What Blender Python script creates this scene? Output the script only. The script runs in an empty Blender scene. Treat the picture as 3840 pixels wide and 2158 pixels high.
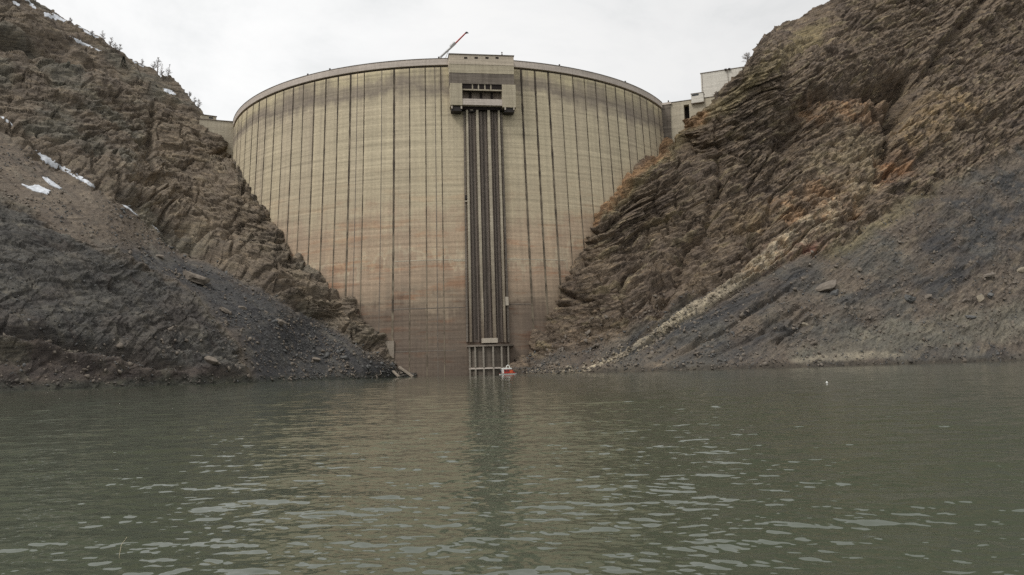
import bpy, math, random
import numpy as np
rng = np.random.default_rng(7)
random.seed(7)
sc = bpy.context.scene
COL = sc.collection
# ------------------------------------------------------------------ camera geometry (surveyed from the place)
F, CX, CY = 2986.0, 1920.0, 1079.0
HCAM = 2.0
PITCH, ROLL = math.atan((1387 - CY) / F), 0.027
_fw = np.array([0, math.cos(PITCH), math.sin(PITCH)])
_r = np.array([1.0, 0, 0]); _u = np.cross(_r, _fw)
RV = _r * math.cos(ROLL) - _u * math.sin(ROLL)
UV = _u * math.cos(ROLL) + _r * math.sin(ROLL)
EYE = np.array([0, 0, HCAM])

def rays(px, py):
    px = np.asarray(px, float); py = np.asarray(py, float)
    return _fw + ((px - CX) / F)[..., None] * RV + ((CY - py) / F)[..., None] * UV
def at_depth(px, py, d):
    """point at distance d measured along the horizontal viewing direction (Y)"""
    r = rays(px, py)
    return EYE + r * (np.asarray(d, float) / r[..., 1])[..., None]
def at_z(px, py, z):
    r = rays(px, py)
    return EYE + r * ((z - HCAM) / r[..., 2])[..., None]

# ------------------------------------------------------------------ dam geometry
ZC = 142.0
AX, AY, R0 = -31.2, 475.0, 128.6
def RD(z):
    h = ZC - z
    return R0 + 0.04 * h + 0.00015 * h * h
def dam_pt(th, z, off=0.0):
    r = RD(z) + off
    return np.stack([AX + r * np.sin(th), AY - r * np.cos(th), z + 0 * r], -1)
def dam_hit(px, py, off=0.0):
    r = rays(px, py); z = np.full(np.shape(px), 70.0)
    for _ in range(12):
        R = RD(z) + off
        a = r[..., 0] ** 2 + r[..., 1] ** 2
        b = r[..., 0] * (0 - AX) + r[..., 1] * (0 - AY)
        c = AX * AX + AY * AY - R * R
        disc = np.maximum(b * b - a * c, 0)
        t = (-b - np.sqrt(disc)) / a
        z = HCAM + r[..., 2] * t
    P = EYE + r * t[..., None]
    return P
def dam_theta(P):
    return np.arctan2(P[..., 0] - AX, AY - P[..., 1])

# ------------------------------------------------------------------ object helpers
def link(name, verts, faces, mat=None, parent=None, loc=(0, 0, 0), smooth=False):
    me = bpy.data.meshes.new(name)
    loc = np.asarray(loc, float)
    V = np.asarray(verts, float).reshape(-1, 3)
    off = loc if parent is None else np.asarray(parent['_w'])
    me.from_pydata([tuple(v) for v in (V - off)], [], [tuple(int(i) for i in f) for f in faces])
    me.update()
    if smooth:
        me.polygons.foreach_set('use_smooth', [True] * len(me.polygons))
    if mat: me.materials.append(mat)
    o = bpy.data.objects.new(name, me); COL.objects.link(o)
    if parent is None: o.location = loc
    else: o.parent = parent
    o['_w'] = [float(x) for x in off]
    return o
def tag(o, label=None, cat=None, group=None, kind=None):
    if label: o['label'] = label
    if cat: o['category'] = cat
    if group: o['group'] = group
    if kind: o['kind'] = kind
    return o
def thing(name, label, cat, loc, group=None):
    o = bpy.data.objects.new(name, None); COL.objects.link(o)
    o.location = tuple(float(x) for x in loc); o['_w'] = [float(x) for x in loc]
    o.empty_display_size = 1
    return tag(o, label, cat, group)
def big_mesh(name, V, quads, mat, smooth=False):
    """fast mesh from numpy quads"""
    me = bpy.data.meshes.new(name)
    V = np.ascontiguousarray(V, np.float32); quads = np.ascontiguousarray(quads, np.int32)
    me.vertices.add(len(V)); me.vertices.foreach_set('co', V.ravel())
    n = quads.shape[1]
    me.loops.add(quads.size); me.loops.foreach_set('vertex_index', quads.ravel())
    me.polygons.add(len(quads))
    me.polygons.foreach_set('loop_start', np.arange(0, quads.size, n, dtype=np.int32))
    if smooth: me.polygons.foreach_set('use_smooth', np.ones(len(quads), bool))
    me.update(calc_edges=True); me.validate()
    if mat: me.materials.append(mat)
    o = bpy.data.objects.new(name, me); COL.objects.link(o)
    o['_w'] = [0.0, 0.0, 0.0]
    return o
def vcol(o, name, C):
    a = o.data.color_attributes.new(name, 'FLOAT_COLOR', 'POINT')
    C4 = np.ones((len(C), 4), np.float32); C4[:, :3] = C
    a.data.foreach_set('color', C4.ravel())

class MB:
    def __init__(s): s.v = []; s.f = []
    def quadbox(s, P):                       # P: 8 points, bottom ring 0-3, top ring 4-7
        b = len(s.v); s.v += [tuple(p) for p in P]
        for f in ((3, 2, 1, 0), (4, 5, 6, 7), (0, 1, 5, 4), (1, 2, 6, 5), (2, 3, 7, 6), (3, 0, 4, 7)):
            s.f.append(tuple(b + i for i in f))
        return s
    def fbox(s, O, X, Y, Z, x0, x1, y0, y1, z0, z1):   # box in a frame
        P = [O + X * a + Y * b + Z * c for c in (z0, z1) for a, b in ((x0, y0), (x1, y0), (x1, y1), (x0, y1))]
        return s.quadbox(P)
    def tube(s, A, B, ra, rb, n=6, caps=True):
        A = np.asarray(A, float); B = np.asarray(B, float)
        d = B - A; L = np.linalg.norm(d)
        if L < 1e-6: return s
        d = d / L; k = np.array([0, 0, 1.0]) if abs(d[2]) < .9 else np.array([1.0, 0, 0])
        x = np.cross(d, k); x /= np.linalg.norm(x); y = np.cross(d, x)
        b = len(s.v)
        for P, r in ((A, ra), (B, rb)):
            for i in range(n):
                a = 2 * math.pi * i / n
                s.v.append(tuple(P + r * (math.cos(a) * x + math.sin(a) * y)))
        for i in range(n):
            j = (i + 1) % n
            s.f.append((b + i, b + j, b + n + j, b + n + i))
        if caps:
            s.f.append(tuple(b + i for i in reversed(range(n)))); s.f.append(tuple(b + n + i for i in range(n)))
        return s
    def raw(s, V, Fc):
        b = len(s.v); s.v += [tuple(p) for p in V]; s.f += [tuple(b + i for i in f) for f in Fc]
        return s
    def build(s, name, mat, parent=None, loc=None, smooth=False, bevel=0.0):
        if loc is None: loc = np.mean(np.array(s.v), 0) if parent is None else (0, 0, 0)
        o = link(name, s.v, s.f, mat, parent, loc, smooth)
        if bevel:
            m = o.modifiers.new('bevel', 'BEVEL'); m.width = bevel; m.segments = 2; m.limit_method = 'ANGLE'
        return o

# ------------------------------------------------------------------ numpy noise
_perm = rng.permutation(256); _perm = np.concatenate([_perm, _perm, _perm])
_grad = rng.normal(size=(256, 3)); _grad /= np.linalg.norm(_grad, axis=1)[:, None]
def pn(P):
    P = np.asarray(P, np.float64)
    i = np.floor(P).astype(np.int64); f = P - i
    w = f * f * f * (f * (f * 6 - 15) + 10)
    i &= 255
    out = 0
    for dx in (0, 1):
        wx = w[:, 0] if dx else 1 - w[:, 0]
        hx = _perm[i[:, 0] + dx]
        for dy in (0, 1):
            wy = w[:, 1] if dy else 1 - w[:, 1]
            hy = _perm[hx + i[:, 1] + dy]
            for dz in (0, 1):
                wz = w[:, 2] if dz else 1 - w[:, 2]
                g = _grad[_perm[hy + i[:, 2] + dz] & 255]
                out = out + wx * wy * wz * (g[:, 0] * (f[:, 0] - dx) + g[:, 1] * (f[:, 1] - dy) + g[:, 2] * (f[:, 2] - dz))
    return out * 1.5
def fbm(P, o=4, g=.5, l=2.03):
    a, s, t = 1.0, 0, 0
    for k in range(o):
        s = s + a * pn(P + 17.3 * k); t += a; a *= g; P = P * l
    return s / t
def ridged(P, o=4, g=.5):
    a, s, t = 1.0, 0, 0
    for k in range(o):
        s = s + a * (1 - 2.0 * np.abs(pn(P + 31.7 * k))); t += a; a *= g; P = P * 2.1
    return s / t
def sstep(a, b, x):
    t = np.clip((x - a) / (b - a), 0, 1); return t * t * (3 - 2 * t)
def seg_dist(px, py, poly, closed=False):
    d = np.full(px.shape, 1e9); par = np.zeros(px.shape)
    n = len(poly); m = n if closed else n - 1; L = 0
    for k in range(m):
        (ax, ay), (bx, by) = poly[k], poly[(k + 1) % n]
        vx, vy = bx - ax, by - ay; l2 = vx * vx + vy * vy
        t = np.clip(((px - ax) * vx + (py - ay) * vy) / l2, 0, 1)
        dd = np.hypot(px - ax - t * vx, py - ay - t * vy)
        par = np.where(dd < d, (k + t) / m, par); d = np.minimum(d, dd)
    return d, par
def in_poly(px, py, poly):
    ins = np.zeros(px.shape, bool); n = len(poly)
    for k in range(n):
        (ax, ay), (bx, by) = poly[k], poly[(k + 1) % n]
        if ay == by: continue
        c = ((ay > py) != (by > py)) & (px < (bx - ax) * (py - ay) / (by - ay) + ax)
        ins ^= c
    return ins
def soft_poly(px, py, poly, fe):
    d, _ = seg_dist(px, py, poly, True)
    sd = np.where(in_poly(px, py, poly), d, -d)
    return sstep(-fe, fe, sd)
def tps_fit(pts, vals):
    P = np.array(pts, float) / 1000.0; n = len(P)
    D = np.hypot(P[:, None, 0] - P[None, :, 0], P[:, None, 1] - P[None, :, 1])
    K = np.where(D > 0, D * D * np.log(D + 1e-12), 0) + np.eye(n) * 1e-4
    A = np.zeros((n + 3, n + 3)); A[:n, :n] = K; A[:n, n] = 1; A[:n, n + 1:] = P; A[n, :n] = 1; A[n + 1:, :n] = P.T
    w = np.linalg.solve(A, np.r_[np.array(vals, float), 0, 0, 0])
    def f(px, py):
        x = np.asarray(px) / 1000.0; y = np.asarray(py) / 1000.0
        s = w[n] + w[n + 1] * x + w[n + 2] * y
        for k in range(n):
            d2 = (x - P[k, 0]) ** 2 + (y - P[k, 1]) ** 2
            s = s + w[k] * 0.5 * d2 * np.log(d2 + 1e-20)
        return s
    return f

# ------------------------------------------------------------------ material helpers
def mat_new(name):
    m = bpy.data.materials.new(name); m.use_nodes = True
    nt = m.node_tree; b = nt.nodes['Principled BSDF']
    b.inputs['Roughness'].default_value = .85
    b.inputs['Specular IOR Level'].default_value = .25
    return m, nt, b
def N(nt, t, **k):
    n = nt.nodes.new(t)
    for a, v in k.items(): setattr(n, a, v)
    return n
def noise(nt, vec, scale, detail=4, rough=.55, dist=0):
    n = N(nt, 'ShaderNodeTexNoise'); n.inputs['Scale'].default_value = scale
    n.inputs['Detail'].default_value = detail; n.inputs['Roughness'].default_value = rough
    n.inputs['Distortion'].default_value = dist
    if vec is not None: nt.links.new(vec, n.inputs['Vector'])
    return n.outputs['Fac']
def mapr(nt, v, a, b, c, d):
    n = N(nt, 'ShaderNodeMapRange'); n.inputs[1].default_value = a; n.inputs[2].default_value = b
    n.inputs[3].default_value = c; n.inputs[4].default_value = d
    nt.links.new(v, n.inputs[0]); return n.outputs[0]
def math_(nt, op, a, b=None):
    n = N(nt, 'ShaderNodeMath', operation=op)
    for i, x in enumerate((a, b)):
        if x is None: continue
        if isinstance(x, (int, float)): n.inputs[i].default_value = x
        else: nt.links.new(x, n.inputs[i])
    return n.outputs[0]
def mix(nt, fac, a, b, mode='MIX'):
    n = N(nt, 'ShaderNodeMix', data_type='RGBA', blend_type=mode)
    for i, x in ((0, fac), (6, a), (7, b)):
        if isinstance(x, (int, float)): n.inputs[i].default_value = x
        elif isinstance(x, tuple): n.inputs[i].default_value = (*x, 1) if len(x) == 3 else x
        else: nt.links.new(x, n.inputs[i])
    return n.outputs[2]
def ramp(nt, v, stops):
    n = N(nt, 'ShaderNodeValToRGB'); e = n.color_ramp.elements
    while len(e) < len(stops): e.new(.5)
    for q, (p, c) in zip(e, stops):
        q.position = p; q.color = (*c, 1) if len(c) == 3 else c
    nt.links.new(v, n.inputs[0]); return n.outputs[0]
def scaled(nt, vec, s):
    n = N(nt, 'ShaderNodeVectorMath', operation='MULTIPLY'); n.inputs[1].default_value = s
    nt.links.new(vec, n.inputs[0]); return n.outputs[0]
def bump(nt, b, h, strength, dist):
    n = N(nt, 'ShaderNodeBump'); n.inputs['Strength'].default_value = strength; n.inputs['Distance'].default_value = dist
    nt.links.new(h, n.inputs['Height']); nt.links.new(n.outputs[0], b.inputs['Normal'])
def pos(nt): return N(nt, 'ShaderNodeNewGeometry').outputs['Position']

def simple(name, col, rough=.8, var=.25, scale=1.5, metal=0.0, streak=False):
    m, nt, b = mat_new(name)
    p = pos(nt)
    v = noise(nt, scaled(nt, p, (1, 1, .15)) if streak else p, scale, 5, .6)
    c = mix(nt, 1.0, col, ramp(nt, v, [(.25, (1 - var,) * 3), (.75, (1 + var,) * 3)]), 'MULTIPLY')
    nt.links.new(c, b.inputs['Base Color'])
    b.inputs['Roughness'].default_value = rough; b.inputs['Metallic'].default_value = metal
    return m

# concrete of the upstream face: lift lines, stain bands left by the lake, runs beside the joints
def mat_dam():
    m, nt, b = mat_new('dam_concrete')
    uv = N(nt, 'ShaderNodeUVMap', uv_map='UVMap').outputs[0]
    sp = N(nt, 'ShaderNodeSeparateXYZ'); nt.links.new(uv, sp.inputs[0])
    z = sp.outputs[1]
    wob = noise(nt, scaled(nt, uv, (.035, .06, 1)), 1, 4, .6)
    wob2 = noise(nt, scaled(nt, uv, (.35, .03, 1)), 1, 3, .6)
    zz = math_(nt, 'ADD', z, mapr(nt, wob, .3, .7, -10, 10))
    zz = math_(nt, 'ADD', zz, mapr(nt, wob2, .3, .7, -4, 4))
    dz = math_(nt, 'SUBTRACT', zz, z)
    zz = math_(nt, 'ADD', z, math_(nt, 'MULTIPLY', dz, mapr(nt, z, 80, 118, 1, .42)))
    t = math_(nt, 'DIVIDE', zz, 142.0)
    c = ramp(nt, t, [(0, (.115, .092, .07)), (.10, (.14, .112, .084)), (.19, (.16, .126, .092)), (.225, (.235, .19, .135)),
                     (.28, (.285, .222, .155)), (.34, (.325, .252, .175)), (.366, (.40, .34, .235)), (.385, (.36, .285, .195)),
                     (.45, (.35, .275, .19)), (.52, (.40, .345, .235)), (.72, (.43, .38, .26)), (.87, (.42, .37, .255)), (.905, (.22, .19, .145)),
                     (.932, (.27, .235, .17)), (.965, (.44, .39, .25)), (1, (.46, .40, .27))])
    # patchy rusty film
    pat = noise(nt, scaled(nt, uv, (.035, .2, 1)), 1, 6, .66, .4)
    pm = math_(nt, 'MULTIPLY', mapr(nt, pat, .53, .62, 0, .75), mapr(nt, z, 95, 45, 0, 1))
    c = mix(nt, pm, c, mix(nt, 1.0, c, (.95, .72, .62), 'MULTIPLY'))
    # horizontal lift lines and formwork courses
    lf = noise(nt, scaled(nt, uv, (.018, .75, 1)), 1, 5, .68)
    c = mix(nt, 1.0, c, ramp(nt, lf, [(.28, (.7,) * 3), (.5, (1,) * 3), (.72, (1.26,) * 3)]), 'MULTIPLY')
    saw = math_(nt, 'FRACT', math_(nt, 'DIVIDE', z, 2.0))
    ln = mapr(nt, saw, .0, .10, .5, 0)
    ln = math_(nt, 'MULTIPLY', ln, mapr(nt, noise(nt, scaled(nt, uv, (.09, .5, 1)), 1, 3), .42, .6, 0, 1))
    c = mix(nt, ln, c, mix(nt, 1.0, c, (.62, .58, .55), 'MULTIPLY'))
    # vertical runs
    st = noise(nt, scaled(nt, uv, (.55, .012, 1)), 1, 4, .65)
    c = mix(nt, 1.0, c, ramp(nt, st, [(.3, (.83, .83, .84)), (.55, (1, 1, 1)), (.75, (1.12, 1.11, 1.09))]), 'MULTIPLY')
    # block tint
    pa = N(nt, 'ShaderNodeAttribute', attribute_name='panel').outputs['Fac']
    c = mix(nt, 1.0, c, ramp(nt, pa, [(0, (1.02, .99, 1.0)), (.5, (1.1, 1.075, 1.06)), (1, (1.14, 1.12, 1.1))]), 'MULTIPLY')
    # mottling
    c = mix(nt, 1.0, c, (1.04, 1.035, 1.075), 'MULTIPLY')
    mo = noise(nt, uv, .9, 6, .7)
    c = mix(nt, 1.0, c, ramp(nt, mo, [(.25, (.82,) * 3), (.75, (1.18,) * 3)]), 'MULTIPLY')
    # grey wash near the joints and below the stain band
    gw = math_(nt, 'MULTIPLY', mapr(nt, noise(nt, scaled(nt, uv, (.22, .022, 1)), 1, 3, .6), .5, .68, 0, .55), mapr(nt, z, 75, 120, .15, 1))
    c = mix(nt, gw, c, mix(nt, 1.0, c, (.88, .865, .90), 'MULTIPLY'))
    nt.links.new(c, b.inputs['Base Color'])
    b.inputs['Roughness'].default_value = .9
    bump(nt, b, math_(nt, 'ADD', lf, math_(nt, 'MULTIPLY', mo, .4)), .5, .12)
    return m
def mat_conc(name, col, band=1.0, lo=(.8,) * 3, hi=(1.15,) * 3, silt=0.0):
    m, nt, b = mat_new(name)
    p = pos(nt)
    h = noise(nt, scaled(nt, p, (.05, .05, 1.1)), 1, 5, .65)
    s = noise(nt, scaled(nt, p, (.9, .9, .05)), 1, 4, .6)
    f = noise(nt, p, 1.4, 6, .7)
    c = mix(nt, 1.0, col, ramp(nt, h, [(.3, lo), (.7, hi)]), 'MULTIPLY')
    c = mix(nt, band, c, mix(nt, 1.0, c, ramp(nt, s, [(.3, (.75, .73, .72)), (.65, (1.1,) * 3)]), 'MULTIPLY'))
    c = mix(nt, 1.0, c, ramp(nt, f, [(.25, (.83,) * 3), (.75, (1.17,) * 3)]), 'MULTIPLY')
    if silt:      # film of silt left on what the lake covers
        zc = N(nt, 'ShaderNodeSeparateXYZ'); nt.links.new(p, zc.inputs[0])
        zz = math_(nt, 'ADD', zc.outputs[2], mapr(nt, noise(nt, scaled(nt, p, (.5, .5, .06)), 1, 4, .6), .3, .7, -16, 16))
        c = mix(nt, mapr(nt, zz, 20, 62, silt, 0), c, mix(nt, 1.0, c, (.42, .38, .37), 'MULTIPLY'))
    nt.links.new(c, b.inputs['Base Color']); b.inputs['Roughness'].default_value = .9
    bump(nt, b, f, .4, .08)
    return m
def mat_joint():
    m, nt, b = mat_new('joint_sealant')
    p = pos(nt)
    v = noise(nt, scaled(nt, p, (.3, .3, .16)), 1, 4, .7)
    zc = N(nt, 'ShaderNodeSeparateXYZ'); nt.links.new(p, zc.inputs[0])
    v = math_(nt, 'ADD', v, mapr(nt, zc.outputs[2], 45, 138, .07, -.12))
    c = ramp(nt, v, [(.34, (.05, .04, .032)), (.48, (.10, .08, .058)), (.62, (.2, .165, .12))])
    nt.links.new(c, b.inputs['Base Color']); b.inputs['Roughness'].default_value = .9
    return m
def mat_rock(e, n, t, kb=.95):
    m, nt, b = mat_new('rock')
    p = pos(nt)
    a = N(nt, 'ShaderNodeAttribute', attribute_name='col').outputs['Color']
    k = N(nt, 'ShaderNodeAttribute', attribute_name='rough').outputs['Fac']
    def dot(v):
        q = N(nt, 'ShaderNodeVectorMath', operation='DOT_PRODUCT'); nt.links.new(p, q.inputs[0]); q.inputs[1].default_value = tuple(v); return q.outputs['Value']
    cb = N(nt, 'ShaderNodeCombineXYZ')
    for i, v in enumerate((e, n, t)): nt.links.new(dot(v), cb.inputs[i])
    bed = cb.outputs[0]
    n1 = noise(nt, p, .6, 8, .75); n2 = noise(nt, p, .09, 5, .6)
    n3 = noise(nt, scaled(nt, bed, (.11, .95, .11)), 1, 8, .72, .35)
    c = mix(nt, 1.0, a, ramp(nt, n1, [(.28, (.66,) * 3), (.5, (1,) * 3), (.74, (1.4, 1.37, 1.3))]), 'MULTIPLY')
    c = mix(nt, 1.0, c, ramp(nt, n2, [(.3, (.8, .79, .8)), (.7, (1.22, 1.2, 1.14))]), 'MULTIPLY')
    lay = ramp(nt, n3, [(.36, (.26, .255, .26)), (.46, (.92,) * 3), (.56, (1.08, 1.06, 1.02)), (.68, (1.8, 1.7, 1.5))])
    c = mix(nt, mapr(nt, k, 0, 1, .4, kb), c, mix(nt, 1.0, c, lay, 'MULTIPLY'))
    nt.links.new(c, b.inputs['Base Color']); b.inputs['Roughness'].default_value = .95
    b.inputs['Specular IOR Level'].default_value = .15
    hh = math_(nt, 'ADD', math_(nt, 'MULTIPLY', noise(nt, p, .9, 9, .75), .6), math_(nt, 'MULTIPLY', n3, 1.0))
    bump(nt, b, hh, .9, 1.0)
    return m
def mat_water():
    m, nt, b = mat_new('lake_water')
    p = pos(nt)
    n = noise(nt, scaled(nt, p, (.05, .03, 1)), 1, 4, .6)
    c = ramp(nt, n, [(.3, (.050, .060, .040)), (.7, (.062, .073, .048))])
    nt.links.new(c, b.inputs['Base Color'])
    b.inputs['Roughness'].default_value = .025; b.inputs['IOR'].default_value = 1.33
    b.inputs['Specular IOR Level'].default_value = .5
    h1 = noise(nt, scaled(nt, p, (2.2, 3.4, 1)), 1, 2, .5)
    h2 = noise(nt, scaled(nt, p, (.55, 1.1, 1)), 1, 3, .55)
    bump(nt, b, math_(nt, 'ADD', math_(nt, 'MULTIPLY', h1, .22), math_(nt, 'MULTIPLY', h2, .5)), .26, .28)
    return m
M = dict(
    dam=mat_dam(), joint=mat_joint(), water=mat_water(),
    parapet=mat_conc('parapet_concrete', (.50, .44, .385), .5),
    gate=mat_conc('gatehouse_concrete', (.41, .36, .265), .6),
    gatetop=mat_conc('gatehouse_pale_concrete', (.47, .405, .32), .35),
    stain=mat_conc('stained_concrete', (.17, .145, .12), .8, (.6,) * 3, (1.35,) * 3),
    screen=mat_conc('wet_screen', (.125, .105, .085), .6), post=mat_conc('post_concrete', (.26, .23, .19), .5), pad=mat_conc('pad_concrete', (.27, .23, .185), .6), pillar=mat_conc('pillar_concrete', (.38, .335, .255), .8, silt=.95), slot=simple('dark_slot', (.075, .062, .052), .8, .4),
    channel=mat_conc('wet_channel_concrete', (.26, .22, .185), .8, silt=.6),
    wing=mat_conc('abutment_concrete', (.42, .375, .29), .5),
    white=mat_conc('rendered_wall', (.56, .53, .47), .3),
    dark=simple('dark_steel', (.03, .025, .022), .6, .3), steel=simple('weathered_steel', (.16, .13, .11), .6, .3),
    pale=simple('pale_concrete', (.42, .37, .3), .85, .25), void=simple('dark_opening', (.02, .015, .013), .9, .2),
    yellow=simple('faded_yellow_paint', (.45, .36, .16), .7, .2), grey=simple('crane_grey_paint', (.5, .5, .5), .5, .15),
    red=simple('red_paint', (.36, .04, .03), .5, .25, 4), orange=simple('orange_red_paint', (.55, .10, .04), .5, .2, 4),
    boatwhite=simple('white_paint', (.7, .7, .66), .5, .12, 4), rubber=simple('black_rubber', (.02, .02, .02), .8, .2),
    glass=simple('dark_glass', (.03, .035, .04), .15, .1), bark=simple('grey_bark', (.16, .135, .115), .9, .3, 3),
    twig=simple('brown_twigs', (.17, .14, .12), .9, .3, 2), needle=simple('dark_needles', (.03, .034, .026), .9, .4, 1),
    snow=simple('old_snow', (.5, .52, .55), .6, .35, .8), wetstone=simple('wet_stone', (.085, .075, .064), .8, .35, 1.2), stone=simple('grey_brown_stone', (.155, .132, .108), .95, .35, 1.2),
    palestone=simple('pale_stone', (.24, .205, .155), .95, .35, 1.2), greystone=simple('blue_grey_stone', (.105, .104, .10), .95, .35, 1.2),
    straw=simple('dry_straw', (.55, .48, .33), .8, .2, 20), jacket=simple('dark_jacket', (.05, .06, .08), .9, .2, 5),
    skin=simple('skin', (.4, .26, .2), .6, .1, 5),
)

# ================================================================== THE DAM
TH0, TH1 = math.radians(-68.0), math.radians(62.0)
joint_px = [(894, 452), (908, 437), (926.7, 420), (950, 402), (973, 388), (1000, 375), (1033, 361), (1064.7, 348), (1101, 334), (1139, 321),
            (1180, 309), (1223, 298), (1269, 289), (1315.5, 279), (1367, 270), (1478, 258), (1535.5, 253), (1594, 249), (1652, 247),
            (1953, 260), (2004.4, 266), (2054.4, 273), (2101.4, 280), (2146.7, 288), (2190, 296), (2231.6, 307), (2270, 318),
            (2307, 331), (2341, 345), (2371, 356), (2400, 370), (2425, 383), (2449, 397), (2468.4, 407)]
faint_px = [(1340.6, 273), (1432, 264), (1630, 248)]
jth = [float(dam_theta(dam_hit(np.array(a), np.array(b)))) for a, b in joint_px]
fth = [float(dam_theta(dam_hit(np.array(a), np.array(b)))) for a, b in faint_px]
dam = thing('dam', 'tall curved concrete arch dam closing the gorge, streaked with dark vertical joints', 'dam', (AX, AY - 140, 0))
ZT = 138.3
nth, nz = 420, 150
ths = np.linspace(TH0, TH1, nth); zs = np.linspace(-12, ZT, nz)
TT, ZZ = np.meshgrid(ths, zs)
Vf = dam_pt(TT.ravel(), ZZ.ravel())
def gridq(nr, nc):
    i = np.arange(nr * nc).reshape(nr, nc)
    return np.stack([i[:-1, :-1], i[:-1, 1:], i[1:, 1:], i[1:, :-1]], -1).reshape(-1, 4)
q = gridq(nz, nth)
# downstream face, 11 m behind at the crest and thicker below
thick = 10.0 + 0.09 * (ZC - ZZ)
Rb = RD(ZZ) - thick
Vb = np.stack([AX + Rb * np.sin(TT), AY - Rb * np.cos(TT), ZZ], -1).reshape(-1, 3)
n0 = len(Vf)
ii = np.arange(n0).reshape(nz, nth)
qb = q[:, ::-1] + n0
topq = np.stack([ii[-1, :-1], ii[-1, 1:], ii[-1, 1:] + n0, ii[-1, :-1] + n0], -1)
e0 = np.stack([ii[1:, 0], ii[:-1, 0], ii[:-1, 0] + n0, ii[1:, 0] + n0], -1)
e1 = np.stack([ii[:-1, -1], ii[1:, -1], ii[1:, -1] + n0, ii[:-1, -1] + n0], -1)
face = big_mesh('concrete_wall', np.r_[Vf, Vb] - np.array(dam['_w']), np.r_[q, qb, topq, e0, e1], M['dam'])
face.parent = dam; face['_w'] = dam['_w']
uvl = face.data.uv_layers.new(name='UVMap')
li = np.zeros(len(face.data.loops), np.int32); face.data.loops.foreach_get('vertex_index', li)
UVc = np.stack([np.r_[TT.ravel(), TT.ravel()] * 131, np.r_[ZZ.ravel(), ZZ.ravel()]], -1)
uvl.data.foreach_set('uv', UVc[li].astype(np.float32).ravel())
pan = rng.random(len(jth) + 2)
pa = face.data.attributes.new('panel', 'FLOAT', 'POINT')
pidx = np.searchsorted(np.array(sorted(jth)), np.r_[TT.ravel(), TT.ravel()])
pa.data.foreach_set('value', pan[pidx].astype(np.float32))

def arc_band(name, mat, parent, th0, th1, r_in, r_out, z0, z1, n=240):
    t = np.linspace(th0, th1, n)
    ring = [np.stack([AX + r * np.sin(t), AY - r * np.cos(t), np.full(n, z)], -1) for r, z in ((r_out, z0), (r_out, z1), (r_in, z1), (r_in, z0))]
    V = np.concatenate(ring); Q = []
    for k in range(4):
        a = k * n; b = ((k + 1) % 4) * n
        for i in range(n - 1): Q.append((a + i, a + i + 1, b + i + 1, b + i))
    Q.append((0, n, 2 * n, 3 * n)); Q.append((n - 1, 4 * n - 1, 3 * n - 1, 2 * n - 1))
    return link(name, V, Q, mat, parent)
arc_band('parapet', M['parapet'], dam, TH0, TH1, R0 - 1.2, R0 + .75, 139.15, ZC)
arc_band('shadow_groove', M['joint'], dam, TH0, TH1, R0 - 1.1, R0 - .55, ZT - .05, 139.15)
arc_band('coping', M['stain'], dam, TH0, TH1, R0 - 1.3, R0 + .9, ZC, ZC + .22)
arc_band('crest_road', M['wing'], dam, TH0, TH1, R0 - 10, R0 - 1.2, ZT + .01, 139.6)
def joint_strip(th, w, z0, z1, mat, prot=.10):
    n = 60; z = np.linspace(z0, z1, n); dt = w / 2 / 131
    jit = 1 + .25 * np.sin(z * .7 + th * 50) * np.sin(z * .23 + th * 9)
    V = np.concatenate([dam_pt(th - dt * jit, z, -.05), dam_pt(th - dt * jit, z, prot), dam_pt(th + dt * jit, z, prot), dam_pt(th + dt * jit, z, -.05)])
    Q = []
    for k in range(3):
        for i in range(n - 1): Q.append((k * n + i, (k + 1) * n + i, (k + 1) * n + i + 1, k * n + i + 1))
    Q.append((0, n, 2 * n, 3 * n)); Q.append((n - 1, 4 * n - 1, 3 * n - 1, 2 * n - 1))
    return link('expansion_joint', V, Q, mat, dam)
for k, t in enumerate(jth):
    w = .34 + .4 * rng.random()
    if joint_px[k][0] in (1478, 1953, 2004.4, 2054.4, 1315.5): w = .85
    joint_strip(t, w, -4, ZT, M['joint'])
for t in fth: joint_strip(t, .3, -4, ZT, M['stain'], .06)
# thin ledges (lift steps) on the face
for (x0, y0, x1, zf) in ((1480, 983, 1760, None), (1700, 980, 1760, None), (1465, 1163, 1760, None), (1420, 1324, 1710, None), (1905, 974, 2120, None), (1900, 1143, 1990, None)):
    a = dam_hit(np.array(float(x0)), np.array(float(y0))); b = dam_hit(np.array(float(x1)), np.array(float(y0 - .0)))
    za = a[2]; t0, t1 = dam_theta(a), dam_theta(b); n = 30
    t = np.linspace(t0, t1, n); V = []
    for r, z in ((-.1, za), (.07, za), (.07, za + .3), (-.1, za + .45)): V.append(dam_pt(t, np.full(n, z), r))
    V = np.concatenate(V); Q = []
    for k in range(3):
        for i in range(n - 1): Q.append((k * n + i, k * n + i + 1, (k + 1) * n + i + 1, (k + 1) * n + i))
    Q.append((0, n, 2 * n, 3 * n)); Q.append((n - 1, 4 * n - 1, 3 * n - 1, 2 * n - 1))
    link('ledge', V, Q, M['stain'] if za < 40 else M['wing'], dam)
# lamp stubs and small fittings on the parapet
for px, py in ((1160, 289), (1241, 269), (1645, 220), (2340, 315), (2100, 250)):
    P = at_z(np.array(px), np.array(py), ZC); th = dam_theta(P)
    c = np.array([AX + R0 * math.sin(th), AY - R0 * math.cos(th), ZC + .2])
    MB().fbox(c, np.array([1., 0, 0]), np.array([0, 1., 0]), np.array([0, 0, 1.]), -.35, .35, -.2, .2, 0, 1.0).build('railing_post', M['dark'], dam)

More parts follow.
